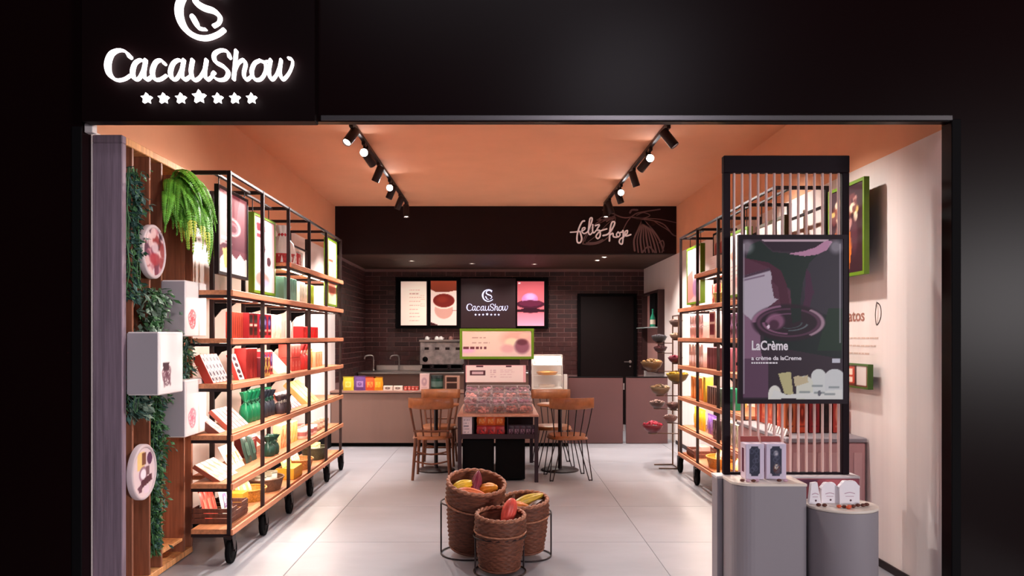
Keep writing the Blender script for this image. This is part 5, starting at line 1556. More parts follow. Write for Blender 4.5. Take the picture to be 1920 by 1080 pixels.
YG = 11.06
for k, (a, b, lb) in enumerate(((px(1066, YG), px(1168, YG), 'plum brown low partition panel between the pastry case and the gap'), (px(1174, YG), px(1252, YG), 'plum brown low gate panel near the right wall'))):
    g = thing('low_gate', lb, 'gate', ((a + b) / 2, YG, 0))
    MB().box(a, b, YG, YG + .04, .004, pz(708, YG), c=.004).build('panel', PLUM, g)
    MB().box(a, b, YG - .004, YG + .044, pz(708, YG) + .0005, pz(708, YG) + .012, c=.002).build('top_edge', BLACKM, g)
    if k == 0:
        for zz in (.18, .76):
            MB().tube([(b + .012, YG + .01, zz), (b + .012, YG + .01, zz + .09)], .011, 10).build('hinge', HINGE, g)

YBK = 12.75
bc = thing('back_counter', 'steel topped back counter with sink below the brown brick wall', 'counter', (-.9, 13.1, 0))
MB().box(XL + .02, .90, YBK + .02, YW - .014, .002, .90, c=.004).build('body', TAUPE, bc)
MB().box(XL + .015, .92, YBK, YW - .014, .901, .93, c=.004).build('worktop', STEEL, bc)
MB().box(XL + .20, -.75, YW - .05, YW - .014, .931, 1.02, c=.004).build('upstand', STEEL, bc)
for x in (px(700, 13.3), px(748, 13.3)):
    tp = thing('sink_tap', 'steel swan-neck sink tap, %s of the pair on the back counter' % ('left' if x < px(720, 13.3) else 'right'), 'tap', (x, 13.3, .932), 0, 'sink taps')
    MB().lathe([(.024, 0), (.02, .02), (.012, .03)], 14, 0, Matrix.Translation((x, 13.3, .932))).build('base', STEEL, tp)
    MB().tube(smooth3([(x, 13.3, .95), (x, 13.3, 1.14), (x - .03, 13.28, 1.19), (x - .12, 13.24, 1.18), (x - .14, 13.23, 1.13)], 5), .013, 10).build('spout', STEEL, tp)

# coffee machine
YE = 12.9
cm = thing('coffee_machine', 'stainless steel espresso machine on the back counter', 'coffee machine', (px(825, YE), 13.05, .932))
a, b = px(787, YE), px(868, YE)
zb_, zt2 = pz(684, YE), pz(641, YE)
MB().box(a, b, YE, 13.4, zb_, zt2, c=.012).build('body', M('machine_steel', (176, 172, 172), .35, .6, noise=((9, 9, 9), .35)), cm)
MB().box(a - .01, b + .01, YE - .02, 13.42, zt2 + .001, zt2 + .035, c=.006).build('cup_rail', STEEL, cm)
MB().box(a + .03, b - .03, YE + .08, 13.35, .945, zb_ - .001, c=.006).build('base', BLACKM, cm)
MB().box(a + .02, b - .02, YE - .06, YE + .12, .945, .985, c=.004).build('drip_tray', BLACK, cm)
for k in range(4):
    x = a + .08 + k * .17
    MB().box(x, x + .07, YE - .006, YE - .0005, zt2 - .13, zt2 - .09, c=.002).build('control_panel', BLACK, cm)
for k in range(2):
    x = a + .2 + k * .28
    MB().lathe([(.035, 0), (.035, .05)], 16, 0, Matrix.Translation((x, YE - .03, zb_ - .052))).tube([(x, YE - .05, zb_ - .04), (x, YE - .16, zb_ - .05)], .012, 8).build('group_head', BLACK, cm)
MB().lathe([(0, .0), (.045, 0), (.04, .01), (0, .012)], 18, 0, Matrix.Translation((a + .09, YE - .001, zb_ + .09)) @ Matrix.Rotation(PI / 2, 4, 'X')).build('pressure_gauge', BLACKM, cm)
for i, (x, w_) in enumerate(((a + .11, 1), (a + .27, 1), (a + .34, 1), (a + .50, 0))):
    o = thing('coffee_cup', '%s cup upside down on the espresso machine, %s from the left' % ('white' if w_ else 'brown', ORD[i].replace('nearest', 'first')), 'cup', (x, YE + .1, zt2 + .036), 0, 'cups on the espresso machine')
    mt = matc((240, 234, 230), .3) if w_ else matc((150, 100, 90), .3)
    MB().lathe([(.036, 0), (.034, .02), (.02, .05), (.012, .054), (0, .054)], 16, 0, Matrix.Translation((x, YE + .1, zt2 + .037)), caps=False).build('bowl', mt, o)
    MB().tube([(x + .03, YE + .1, zt2 + .048), (x + .05, YE + .1, zt2 + .056), (x + .048, YE + .1, zt2 + .07), (x + .028, YE + .1, zt2 + .07)], .004, 6).build('handle', mt, o)

# goods on the service counter
YT = 10.80
def onc(pr, x0, lb, y=10.85, group=None, tilt=0, turn=0):
    return place(pr, 'front', y, zt0, lb, x0, group, tilt, 0, turn)
onc(pouch(.15, .19, (216, 196, 50), (240, 226, 120), 'mark'), px(652, YT), 'yellow-green sweet bag, leftmost on the service counter')
onc(pouch(.17, .20, (110, 72, 140), (180, 140, 200), 'mark'), px(674, YT), 'purple sweet bag on the service counter')
onc(pouch(.15, .185, (226, 92, 46), (240, 160, 80), 'splash'), px(693, YT), 'orange-red sweet bag on the service counter')
onc(pouch(.13, .185, (230, 150, 30), (246, 190, 80), 'splash'), px(708, YT), 'amber sweet bag on the service counter')
for k in range(2):
    onc(carton(.125, .08, .062, (238, 220, 208), (70, 50, 44), 'mark'), px(727 + 19 * k, YT), 'low cream box with dark mark, %s on the service counter' % ('left' if k == 0 else 'right'), group='low cream boxes')
for k in range(4):
    onc(carton(.045, .06, .055, (196, 72, 62), (230, 200, 190), 'mark'), px(760 + 7 * k, YT), 'tiny red sweet box on the service counter, %s from the left' % ORD[k].replace('nearest', 'first'), group='tiny red boxes')
onc(carton(.13, .10, .23, (230, 198, 196), (190, 150, 160), 'mark'), px(796, YT), 'pale pink carton left of the green tin on the counter')
onc(tin(.085, .21, (30, 74, 62), (20, 40, 40)), px(819, YT), 'dark green round tin on the counter in front of the espresso machine')
onc(carton(.20, .12, .20, (186, 146, 130), (60, 40, 36), 'two'), px(848, YT), 'tan display box right of the green tin on the counter')

# pastry case
pc = thing('pastry_case', 'lit glass pastry case with two shelves on the counter', 'display case', (px(1024, YT), 10.9, zt0))
a, b, zt3 = px(998, YT), px(1055, YT), pz(665, YT)
WHL = M('case_white', (240, 236, 230), .4)
for (p0, p1) in (((a, 10.78), (a + .012, 10.792)), ((b - .012, 10.78), (b, 10.792)), ((a, 11.02), (a + .012, 11.032)), ((b - .012, 11.02), (b, 11.032))):
    MB().box(p0[0], p1[0], p0[1], p1[1], zt0 + .041, zt3 - .021).build('corner_post', WHL, pc)
MB().box(a, b, 10.78, 11.032, zt0 + .001, zt0 + .04, c=.004).build('base', WHL, pc)
MB().box(a, b, 10.78, 11.032, zt3 - .02, zt3, c=.004).build('roof', WHL, pc)
MB().box(a + .013, b - .013, 11.024, 11.030, zt0 + .041, zt3 - .021).build('back_pane', WHL, pc)
for zz in (zt0 + .20, zt0 + .345):
    MB().box(a + .013, b - .013, 10.80, 11.02, zz, zz + .012, c=.002).build('shelf', WHL, pc)
MB().box(a + .013, b - .013, 10.782, 10.786, zt0 + .041, zt3 - .021).build('front_pane', GLASS, pc)
MB().box(a + .03, b - .03, 10.80, 10.82, zt3 - .032, zt3 - .0205).build('light_strip', LED, pc)
l = bpy.data.lights.new('case_light', 'AREA'); l.shape = 'RECTANGLE'; l.size = b - a - .1; l.size_y = .04; l.energy = 4.5; l.color = (1, .93, .85)
o = bpy.data.objects.new('case_light', l); COL.objects.link(o); o.location = ((a + b) / 2, 10.84, zt3 - .04)
for k in range(4):
    x = a + .06 + k * .09
    o = thing('small_cake', 'little brown cake on the upper shelf of the pastry case, %s from the left' % ORD[k].replace('nearest', 'first'), 'cake', (x, 10.9, zt0 + .358), 0, 'cakes in the pastry case')
    MB().lathe([(.022, 0), (.032, .035)], 14, 0, Matrix.Translation((x, 10.9, zt0 + .358))).build('paper_case', matc((214, 170, 160)), o)
    MB().ball((x, 10.9, zt0 + .40), (.033, .033, .022)).build('icing', matc((130, 70, 66)) if k % 2 else matc((230, 200, 190)), o)
o = thing('round_pie', 'golden round pie on the middle shelf of the pastry case', 'pie', ((a + b) / 2, 10.9, zt0 + .213))
MB().lathe([(.12, 0), (.145, .035), (.15, .04), (.13, .045)], 30, 0, Matrix.Translation(((a + b) / 2, 10.9, zt0 + .213)), wave=lambda i, th: .003 * math.sin(20 * th)).build('crust', matc((226, 160, 90), .5), o)
MB().ball(((a + b) / 2, 10.9, zt0 + .252), (.125, .125, .02), n=20).build('filling', matc((240, 196, 120), .4), o)
o = thing('oval_tart', 'pale tart at the bottom of the pastry case', 'tart', ((a + b) / 2, 10.9, zt0 + .042))
MB().lathe([(.10, 0), (.12, .03), (.10, .036)], 26, 0, Matrix.Translation(((a + b) / 2, 10.9, zt0 + .042))).build('crust', matc((230, 214, 196), .5), o)
o = thing('menu_holder', 'upright white menu holder beside the pastry case', 'menu holder', (px(1063, YT), 10.88, zt0))
MB().box(px(1059, YT), px(1066, YT), 10.85, 10.91, zt0 + .001, zt0 + .20, c=.003).build('holder', WHL, o) if False else MB().box(.90, .945, 10.85, 10.91, zt0 + .001, zt0 + .22, c=.003).build('card', WHL, o)
MB().box(.895, .95, 10.84, 10.92, zt0 + .0005, zt0 + .012, c=.002).build('foot', BLACK, o)

# service niche on the right wall near the back, with bottle and bowls
ni = thing('wall_niche', 'dark framed display niche with pink back on the right back wall', 'niche', (XR, 12.4, 1.2))
ya, yb2, z0n, z1n = 11.85, 13.2, .95, 2.22
NB = M('niche_dark', (60, 34, 34), .5)
MB().box(XR - .10, XR - .001, ya, ya + .04, z0n, z1n, c=.003).build('frame_side', NB, ni)
MB().box(XR - .10, XR - .001, yb2 - .04, yb2, z0n, z1n, c=.003).build('frame_side', NB, ni)
MB().box(XR - .10, XR - .001, ya + .04, yb2 - .04, z1n - .04, z1n, c=.003).build('frame_top', NB, ni)
MB().box(XR - .10, XR - .001, ya + .04, yb2 - .04, z0n, z0n + .04, c=.003).build('frame_bottom', NB, ni)
MB().box(XR - .012, XR - .002, ya + .04, yb2 - .04, z0n + .04, z1n - .04).build('back_panel', M('niche_pink', (206, 156, 150), .6), ni)
MB().box(XR - .10, XR - .013, 12.1, 12.5, 1.66, z1n - .041).build('dark_panel', BLACKM, ni)
MB().box(XR - .20, XR - .013, ya + .05, yb2 - .05, 1.64, 1.655, c=.002).build('glass_shelf', M('shelf_glass', (200, 216, 214), .15), ni)
bo = thing('green_bottle', 'green glass bottle on the niche shelf', 'bottle', (2.36, 12.05, 1.656))
MB().lathe([(0, 0), (.036, 0), (.04, .01), (.04, .14), (.014, .2), (.013, .26), (.016, .265), (.016, .275), (0, .275)], 18, 0, Matrix.Translation((2.36, 12.05, 1.656)), caps=False).build('bottle', M('bottle_green', (40, 140, 110), .2), bo)
MB().lathe([(.0408, .04), (.0408, .11)], 18, 0, Matrix.Translation((2.36, 12.05, 1.656)), caps=False).build('label', matc((214, 206, 190)), bo)

# ------------------------------------------------------------------ candy bowls on a wire stand at the end of the right rack
WIRE = M('bronze_wire', (110, 84, 70), .4, .5)
st = thing('bowl_stand', 'bronze wire stand of side arms beyond the end of right rack', 'stand', (2.02, 9.05, 0))
for xx, yy in ((2.04, 8.92), (2.04, 9.22)):
    MB().tube([(xx, yy, .002), (xx, yy, 1.75)], .009, 8).build('upright', WIRE, st)
MB().tube([(2.04, 8.92, 1.745), (2.04, 9.22, 1.745)], .008, 8).build('top_rod', WIRE, st)
MB().tube([(1.82, 8.94, .008), (2.04, 8.92, .008), (2.04, 9.22, .008), (1.82, 9.20, .008)], .008, 8).build('foot_frame', WIRE, st)
rgb_ = random.Random(12)


def bowl(px_, py_, rpx, Y, cbowl, ccandy, lb):
    cbowl = tuple(int(q * .78) for q in cbowl); ccandy = tuple(int(q * .78) for q in ccandy)
    x, z = px(px_, Y), pz(py_, Y); r = rpx * Y / F
    o = thing('candy_bowl', lb, 'bowl', (x, Y, z - r * .55), 0, 'candy bowls on the wire stand')
    mt = Matrix.Translation((x, Y, z - r * .55))
    MB().lathe([(0, 0), (r * .35, 0), (r * .75, r * .28), (r, r * .75), (r * .96, r * .77), (r * .7, r * .32), (0, r * .06)], 24, 0, mt, caps=False, wave=lambda i, th: .03 * r * math.sin(12 * th) if i in (2, 3) else 0).build('bowl', M('bowl_%d_%d_%d' % cbowl, cbowl, .4), o)
    cm_ = MB()
    for k in range(38):
        a = rgb_.random() * 2 * PI; q = math.sqrt(rgb_.random()) * r * .85
        s_ = r * rgb_.uniform(.10, .17)
        cm_.ball((x + q * math.cos(a), Y + q * math.sin(a), z - r * .55 + r * .72 + (1 - q / r) * r * .3), (s_ * 1.3, s_, s_ * .8), rgb_.randrange(2), 6, 4, Matrix.Rotation(a * 3, 4, 'Z') @ Matrix.Rotation(a, 4, 'X'))
    cm_.build('sweets', [matc(ccandy, .3), matc(tuple(min(255, int(q * 1.35 + 12)) for q in ccandy), .3)], o, kind='stuff')
    # arm that carries it, part of the stand
    ux = 2.04
    MB().tube([(ux, 8.92 if Y < 9.1 else 9.22, z - r * .62), (x + r * .25, Y, z - r * .62)], .006, 6).tube([(x + r * .4 * math.cos(t * PI / 6), Y + r * .4 * math.sin(t * PI / 6), z - r * .62) for t in range(12)], .006, 6, closed=True).build('arm', WIRE, st)


for a in ((1236, 634, 15, 9.3, (50, 48, 52), (66, 60, 66), 'dark grey bowl of dark sweets under the green bottle'),
          (1238, 654, 13, 9.3, (70, 36, 42), (96, 50, 56), 'maroon bowl hanging below the dark grey bowl'),
          (1267, 604, 13, 9.0, (120, 96, 90), (150, 120, 110), 'grey-brown bowl, topmost on the wire stand'),
          (1267, 630, 12, 9.0, (150, 120, 100), (206, 170, 140), 'beige bowl below the topmost grey-brown one'),
          (1222, 683, 21, 8.95, (120, 86, 50), (176, 130, 76), 'bronze bowl of golden-brown sweets reaching farthest left'),
          (1266, 673, 14, 9.0, (110, 30, 50), (140, 36, 60), 'crimson bowl above the yellow one'),
          (1270, 706, 21, 8.95, (130, 100, 30), (216, 174, 40), 'bright yellow bowl of sweets near the rack post'),
          (1238, 730, 19, 8.95, (140, 116, 92), (196, 170, 136), 'pale beige bowl below the bronze one'),
          (1232, 757, 15, 9.3, (110, 84, 80), (160, 126, 116), 'grey-pink bowl low on the stand, left one'),
          (1263, 760, 14, 9.0, (96, 66, 66), (176, 140, 136), 'dusty brown bowl beside the low grey-pink one'),
          (1257, 784, 14, 9.0, (150, 110, 104), (206, 170, 166), 'light pink bowl low near the rack post'),
          (1224, 800, 20, 8.95, (130, 34, 50), (196, 50, 76), 'red bowl of raspberry sweets, lowest of all bowls')):
    bowl(*a)

# ================================================================== central display table
XT0, XT1, YT0, YT1, ZT = -.425, .412, 8.10, 9.42, .70
tb_ = thing('display_table', 'dark framed central table with pink-beige top and drawer tray', 'table', (0, 8.8, 0))
DK = M('table_dark', (50, 30, 38), .45)
MB().box(XT0, XT1, YT0, YT1, ZT - .022, ZT, c=.004).build('tabletop', M('table_top_beige', (212, 160, 138), .4, noise=((30, 4, 30), .1)), tb_)
for x in (XT0 + .022, XT1 - .022):
    for y in (YT0 + .03, YT1 - .03):
        MB().box(x - .02, x + .02, y - .02, y + .02, .001, ZT - .023, c=.003).build('leg', DK, tb_)
MB().box(XT0 + .043, XT1 - .043, YT0 + .01, YT1 - .02, .455, .468, c=.002).build('tray_floor', DK, tb_)
MB().box(XT0 + .043, XT1 - .043, YT0 + .006, YT0 + .02, .45, .50, c=.002).build('tray_lip', DK, tb_)
MB().box(XT0 + .043, XT1 - .043, YT0 + .35, YT0 + .36, .469, ZT - .024).build('tray_back', DK, tb_)
for x in (px(890, 8.1) - .012, px(950, 8.1) + .01):
    MB().box(x - .004, x + .004, YT0 + .022, YT0 + .349, .469, ZT - .024).build('divider', DK, tb_)
MB().box(XT0 + .05, px(925, 8.1), YT0 + .06, YT1 - .1, .02, .44, c=.006).build('storage_box', BLACKM, tb_)
MB().box(px(929, 8.1), px(985, 8.1), YT0 + .09, YT1 - .1, .02, .44, c=.006).build('storage_box', BLACKM, tb_)
for x in (XT0 + .012, XT1 - .055):
    MB().box(x, x + .028, 9.36, 9.388, ZT + .001, pz(616, 9.37) - .03, c=.002).build('sign_post', DK, tb_)
# tray contents
z_ = .469
place(carton(.10, .05, .21, (228, 214, 222), (120, 110, 130), 'lines'), 'front', YT0 + .06, z_, 'white price card box at the left of the table tray', px(876, 8.1))
for k in range(3):
    for q in range(2):
        place(pouch(.105, .12, (240, 110, 44), (250, 170, 110), 'splash') if q else pouch(.105, .115, (170, 44, 44), (110, 50, 60), 'splash'), 'front', YT0 + (.05 if not q else .10), z_, '%s bag in the table tray, %s from the left' % ('bright orange sweet' if q else 'dark red sweet', ('first', 'second', 'third')[k]),
              px(903 + 17 * k, 8.1), 'bright orange bags in the tray' if q else 'dark red bags in the tray', dz=.105 if q else 0)
for k in range(5):
    place(pouch(.075, .12, (66, 44, 58), (150, 120, 140), 'splash'), 'front', YT0 + .06, z_, 'black and silver bag in the table tray, %s from the left' % ('first', 'second', 'third', 'fourth', 'fifth')[k], px(958 + 11 * k, 8.1), 'black bags in the tray')
# stepped bins of chocolates on the table top
BINC = [(164, 104, 100), (128, 74, 80), (180, 122, 116), (122, 74, 90), (144, 86, 76), (166, 110, 122)]
rise = [0, .05, .10, .15]
colx = [-.335, -.17, -.005, .16, .30]
st2 = thing('bin_riser', 'mauve stepped riser carrying clear sweet bins on the table', 'riser', (0, 8.8, ZT))
RZ = M('riser_mauve', (150, 116, 118), .5)
for r_ in range(1, 4):
    MB().box(XT0 + .045, XT1 - .045, 8.20 + .26 * r_, 8.20 + .26 * (r_ + 1) - .004, ZT + .001, ZT + rise[r_], c=.003).build('step', RZ, st2)
n = 0
for r_ in range(4):
    for k in range(5):
        x = XT0 + .05 + .148 * k + .072; y = 8.20 + .26 * r_ + .125; z0 = ZT + rise[r_] + .001
        o = thing('sweet_bin', 'clear bin of %s on table, %s row, %s from left' % (('pink-brown chocolates', 'dark chocolates', 'beige truffles', 'plum bonbons', 'caramel sweets')[(k + r_) % 5], ('front', 'second', 'third', 'back')[r_], ('first', 'second', 'third', 'fourth', 'fifth')[k]), 'bin', (x, y, z0), 0, 'clear sweet bins on the table')
        w_, d_, h_ = .069, .112, .062
        t_ = .0022
        g_ = MB()
        g_.box(x - w_, x + w_, y - d_, y - d_ + t_, z0, z0 + h_).box(x - w_, x + w_, y + d_ - t_, y + d_, z0, z0 + h_ + .03)
        g_.box(x - w_, x - w_ + t_, y - d_ + t_, y + d_ - t_, z0, z0 + h_).box(x + w_ - t_, x + w_, y - d_ + t_, y + d_ - t_, z0, z0 + h_).box(x - w_ + t_, x + w_ - t_, y - d_ + t_, y + d_ - t_, z0, z0 + t_)
        g_.build('bin', GLASS, o)
        MB().tube([(x - w_, y - d_, z0 + h_), (x + w_, y - d_, z0 + h_), (x + w_, y + d_, z0 + h_ + .02), (x - w_, y + d_, z0 + h_ + .02)], .0025, 5, closed=True).build('rim', M('bin_rim', (214, 190, 196), .3), o)
        cm_ = MB(); cc = BINC[(k * 2 + r_) % 6]
        for q in range(26):
            s_ = .017
            cm_.ball((x + rgb_.uniform(-.05, .05), y + rgb_.uniform(-.09, .09), z0 + .014 + rgb_.uniform(0, .045)), (s_ * 1.1, s_, s_ * .8), rgb_.randrange(2), 6, 4, Matrix.Rotation(rgb_.random() * 6, 4, 'X'))
        cm_.build('sweets', [matc(cc, .3), matc(tuple(min(255, int(q * 1.25 + 14)) for q in cc), .3)], o, kind='stuff')
# signs over the table
c = Canvas(80, 26, (240, 220, 216)).rect(.06, .3, .34, .62, (84, 44, 54)).rect(.10, .4, .30, .52, (214, 180, 186))
c.textlines(.42, .3, .55, 4, .13, (200, 160, 170), .7, .03, 4).textlines(.6, .28, .85, 4, .14, (214, 170, 180), .7, .02, 9)
c.rect(.17, .0, .3, .1, (90, 50, 60)).rect(.7, .0, .8, .1, (90, 50, 60))
Yq = 9.32
pkz0, pkz1 = pz(717, Yq), pz(685, Yq)
ps = thing('pink_sign', 'pale pink price sign between the posts over the table', 'sign', (0, Yq, pkz0))
MB().box(px(873, Yq), px(986, Yq), Yq, Yq + .03, pkz0, pkz1, c=.003).build('panel', matc((232, 170, 176)), ps)
print_on('printed_face', c, (px(875, Yq), Yq - .0008, pkz0 + .003), FRONT, px(981, Yq) - px(875, Yq), pkz1 - pkz0 - .006, ps)
c = Canvas(110, 40, (240, 208, 196)).vgrad((240, 204, 186), (236, 200, 200), 0, 1)
c.ell(.42, .5, .4, .7, (248, 226, 206), .5, 1).ell(.78, .3, .2, .3, (226, 150, 136), .5, .8).ell(.72, .45, .1, .16, (250, 230, 200), .9, .5).ell(.87, .62, .11, .28, (140, 84, 104), .9, .4).ell(.87, .45, .08, .12, (100, 54, 66), .8, .5).ell(.9, .2, .07, .1, (244, 200, 180), .8, .5).ell(.66, .7, .1, .16, (232, 160, 170), .6, .6).ell(.08, .78, .1, .1, (236, 180, 220), .8, .8)
c.textlines(.15, .28, .45, 1, .1, (196, 150, 140), .8, .02, 2).textlines(.15, .48, .42, 1, .1, (190, 150, 140), .8, .02, 3).textlines(.02, .68, .46, 1, .1, (120, 60, 70), 1, .045, 6)
gz0, gz1 = pz(673, 9.4), pz(616, 9.4)
gs = framed('table_header_sign', 'wide lime green framed sign raised above the central table', 'sign', (px(862, 9.34), 9.34, gz0), FRONT, px(1001, 9.34) - px(862, 9.34), gz1 - gz0, .02, GREEN, c, .03)
MB().box(px(880, 9.34), px(975, 9.34), 9.345, 9.362, gz0 - .07, gz0 - .001, c=.002).build('support_bar', BLACK, gs)


# ================================================================== chairs and bistro tables
def chair(label, loc, rz, metal, group):
    """front of the chair towards local +Y, backrest at local -Y"""
    t = thing('cafe_chair', label, 'chair', loc, rz, group)
    seat = MB()
    V = []; n = 28
    prof = []
    for z, g in ((.432, .0), (.425, .012), (.44, .0), (.458, -.002), (.464, -.012)):
        ring_ = []
        for k in range(n):
            a = 2 * PI * k / n
            e = .62
            cx_, cy_ = math.copysign(abs(math.cos(a)) ** e, math.cos(a)), math.copysign(abs(math.sin(a)) ** e, math.sin(a))
            wx = .205 - .02 * (cy_ < 0) * abs(cy_)
            ring_.append(((wx + g) * cx_, (.20 + g) * cy_, z - (0.0 if z < .46 else 0)))
        prof.append(ring_)
    prof = prof[1:]
    for rr in prof: V += rr
    Fc = [tuple(range(n))[::-1]]
    for i in range(len(prof) - 1):
        for k in range(n):
            l_ = (k + 1) % n; Fc.append((i * n + k, i * n + l_, (i + 1) * n + l_, (i + 1) * n + k))
    top = (len(prof) - 1) * n
    V.append((0, .01, .452)); Fc += [(top + k, top + (k + 1) % n, len(V) - 1) for k in range(n)]
    seat.add(V, Fc, 0, True)
    seat.build('seat', CHAIRW, t, local=True)
    # back: curved top rail carried by raked spindles
    rail = []
    P0 = []
    for k in range(13):
        u = k / 12 * 2 - 1
        P0.append((u * .235, -.285 + .055 * (u * u), .0))
    mb = MB(); V = []; hh = [.745, .75, .865, .872, .865]; 
    for (x, y, _), u in zip(P0, [k / 12 * 2 - 1 for k in range(13)]):
        dn = .012 * u * u
        V += [(x, y - .011, .755 + dn), (x, y - .013, .86), (x, y - .004, .87), (x, y + .009, .866), (x, y + .011, .755 + dn), (x, y, .748 + dn)]
    Fc = []
    for i in range(12):
        for k in range(6):
            l_ = (k + 1) % 6; Fc.append((i * 6 + k, i * 6 + l_, (i + 1) * 6 + l_, (i + 1) * 6 + k))
    Fc += [tuple(range(6))[::-1], tuple(range(72, 78))]
    mb.add(V, Fc, 0, True); mb.build('top_rail', CHAIRW, t, local=True)
    for k in range(5 if not metal else 6):
        m_ = 4 if not metal else 5
        u = k / m_ * 2 - 1
        x0 = u * .165; x1 = u * .215; y1 = -.285 + .055 * (x1 / .235) ** 2
        wd = .013 if abs(u) > .9 else .009
        if not metal and k == 2:
            MB().tube([(0, -.185, .462), (0, -.235, .62), (0, -.283, .76)], [.016, .022, .016], 8, flat=.4).build('splat', CHAIRD, t, local=True)
        else:
            MB().tube([(x0, -.18 + .02 * (u * u), .455), ((x0 + x1) / 2, (-.165 + y1) / 2 - .012, .61), (x1, y1, .765)], wd if not metal else .006, 8).build('spindle', CHAIRD if not metal else BLACK, t, local=True)
    if not metal:
        MB().tube([(-.185, -.205, .52), (0, -.225, .515), (.185, -.205, .52)], .011, 8).build('lower_rail', CHAIRD, t, local=True)
    if metal:
        for sx in (-1, 1):
            for sy in (-1, 1):
                x0, y0 = sx * .13, sy * .13; x1, y1 = sx * .215, sy * .20
                d_ = .03
                MB().tube(smooth3([(x0 - .045 * sx, y0, .428), (x1 - .028 * sx, y1, .02), (x1 - .02 * sx, y1 + .004 * sy, .008), (x1, y1 + .004 * sy, .008), (x1 + .006 * sx, y1, .02), (x0 + .045 * sx, y0, .428)], 3), .006, 7).build('leg', BLACK, t, local=True)
        for q in range(4):
            x = -.09 + .06 * q
            MB().tube([(x, -.17, .43), (x * 1.5, -.1, .41)], .004, 6)
        MB().box(-.15, .15, -.15, .15, .420, .429, c=.002).build('mounting_plate', BLACK, t, local=True)
    else:
        for sx in (-1, 1):
            MB().tube([(sx * .165, -.165, .44), (sx * .195, -.20, .0015)], [.019, .015], 9).build('leg', CHAIRD, t, local=True)
            MB().tube([(sx * .16, .15, .44), (sx * .18, .185, .0015)], [.019, .014], 9).build('leg', CHAIRD, t, local=True)
            MB().tube([(sx * .18, -.18, .24), (sx * .17, .165, .24)], .009, 7).build('stretcher', CHAIRD, t, local=True)
        for z, y in ((.30, -.175), (.20, -.185)):
            MB().tube(smooth3([(-.175, y, z), (0, y - .012, z - .03), (.175, y, z)], 4), .009, 7).build('stretcher', CHAIRD, t, local=True)
        MB().tube([(-.17, .168, .22), (.17, .168, .22)], .009, 7).build('stretcher', CHAIRD, t, local=True)
    return t


chair('honey wood cafe chair with wooden legs, near side of the left bistro table', (-.705, 8.42, 0), 0.0, False, 'cafe chairs')
chair('honey wood cafe chair on the far side of the left bistro table', (-.70, 9.28, 0), PI, False, 'cafe chairs')
chair('cafe chair with black hairpin legs, near side of the right bistro table', (.735, 8.40, 0), .10, True, 'cafe chairs')
chair('cafe chair with black hairpin legs on far side of right bistro table', (.64, 9.25, 0), PI + .05, True, 'cafe chairs')
for x, lb in ((-.705, 'left'), (.69, 'right')):
    t = thing('bistro_table', 'round brown cafe table on a dark pedestal between the %s pair of chairs' % lb, 'table', (x, 8.80, 0), 0, 'bistro tables')
    MB().lathe([(.0, .728), (.255, .728), (.26, .733), (.26, .745), (.255, .75), (0, .75)], 40, 0, Matrix.Translation((x, 8.86, 0)), caps=False).build('tabletop', CHAIRW, t)
    MB().lathe([(.026, .02), (.022, .06), (.022, .70), (.05, .727)], 18, 0, Matrix.Translation((x, 8.86, 0))).build('pedestal', BLACK, t)
    MB().lathe([(.0, .002), (.21, .002), (.215, .008), (.20, .018), (.03, .03), (0, .03)], 40, 0, Matrix.Translation((x, 8.86, 0)), caps=False).build('base_disc', BLACK, t)

# ================================================================== wicker baskets of cocoa pods in ring stands
def ringstand(lb, x, y, r, zr, k0):
    t = thing('ring_stand', lb, 'stand', (x, y, 0), 0, 'ring stands of the wicker baskets')
    circ = lambda rr, z: [(x + rr * math.cos(a * PI / 20), y + rr * math.sin(a * PI / 20), z) for a in range(40)]
    MB().tube(circ(r, .0065), .0055, 8, closed=True).build('floor_ring', BLACK, t)
    MB().tube(circ(r, zr), .0055, 8, closed=True).build('upper_ring', BLACK, t)
    for q in range(3):
        a = k0 + q * PI / 2
        p = (x + r * math.cos(a), y + r * math.sin(a))
        MB().tube([(*p, .006), (*p, zr)], .0055, 8).build('upright', BLACK, t)


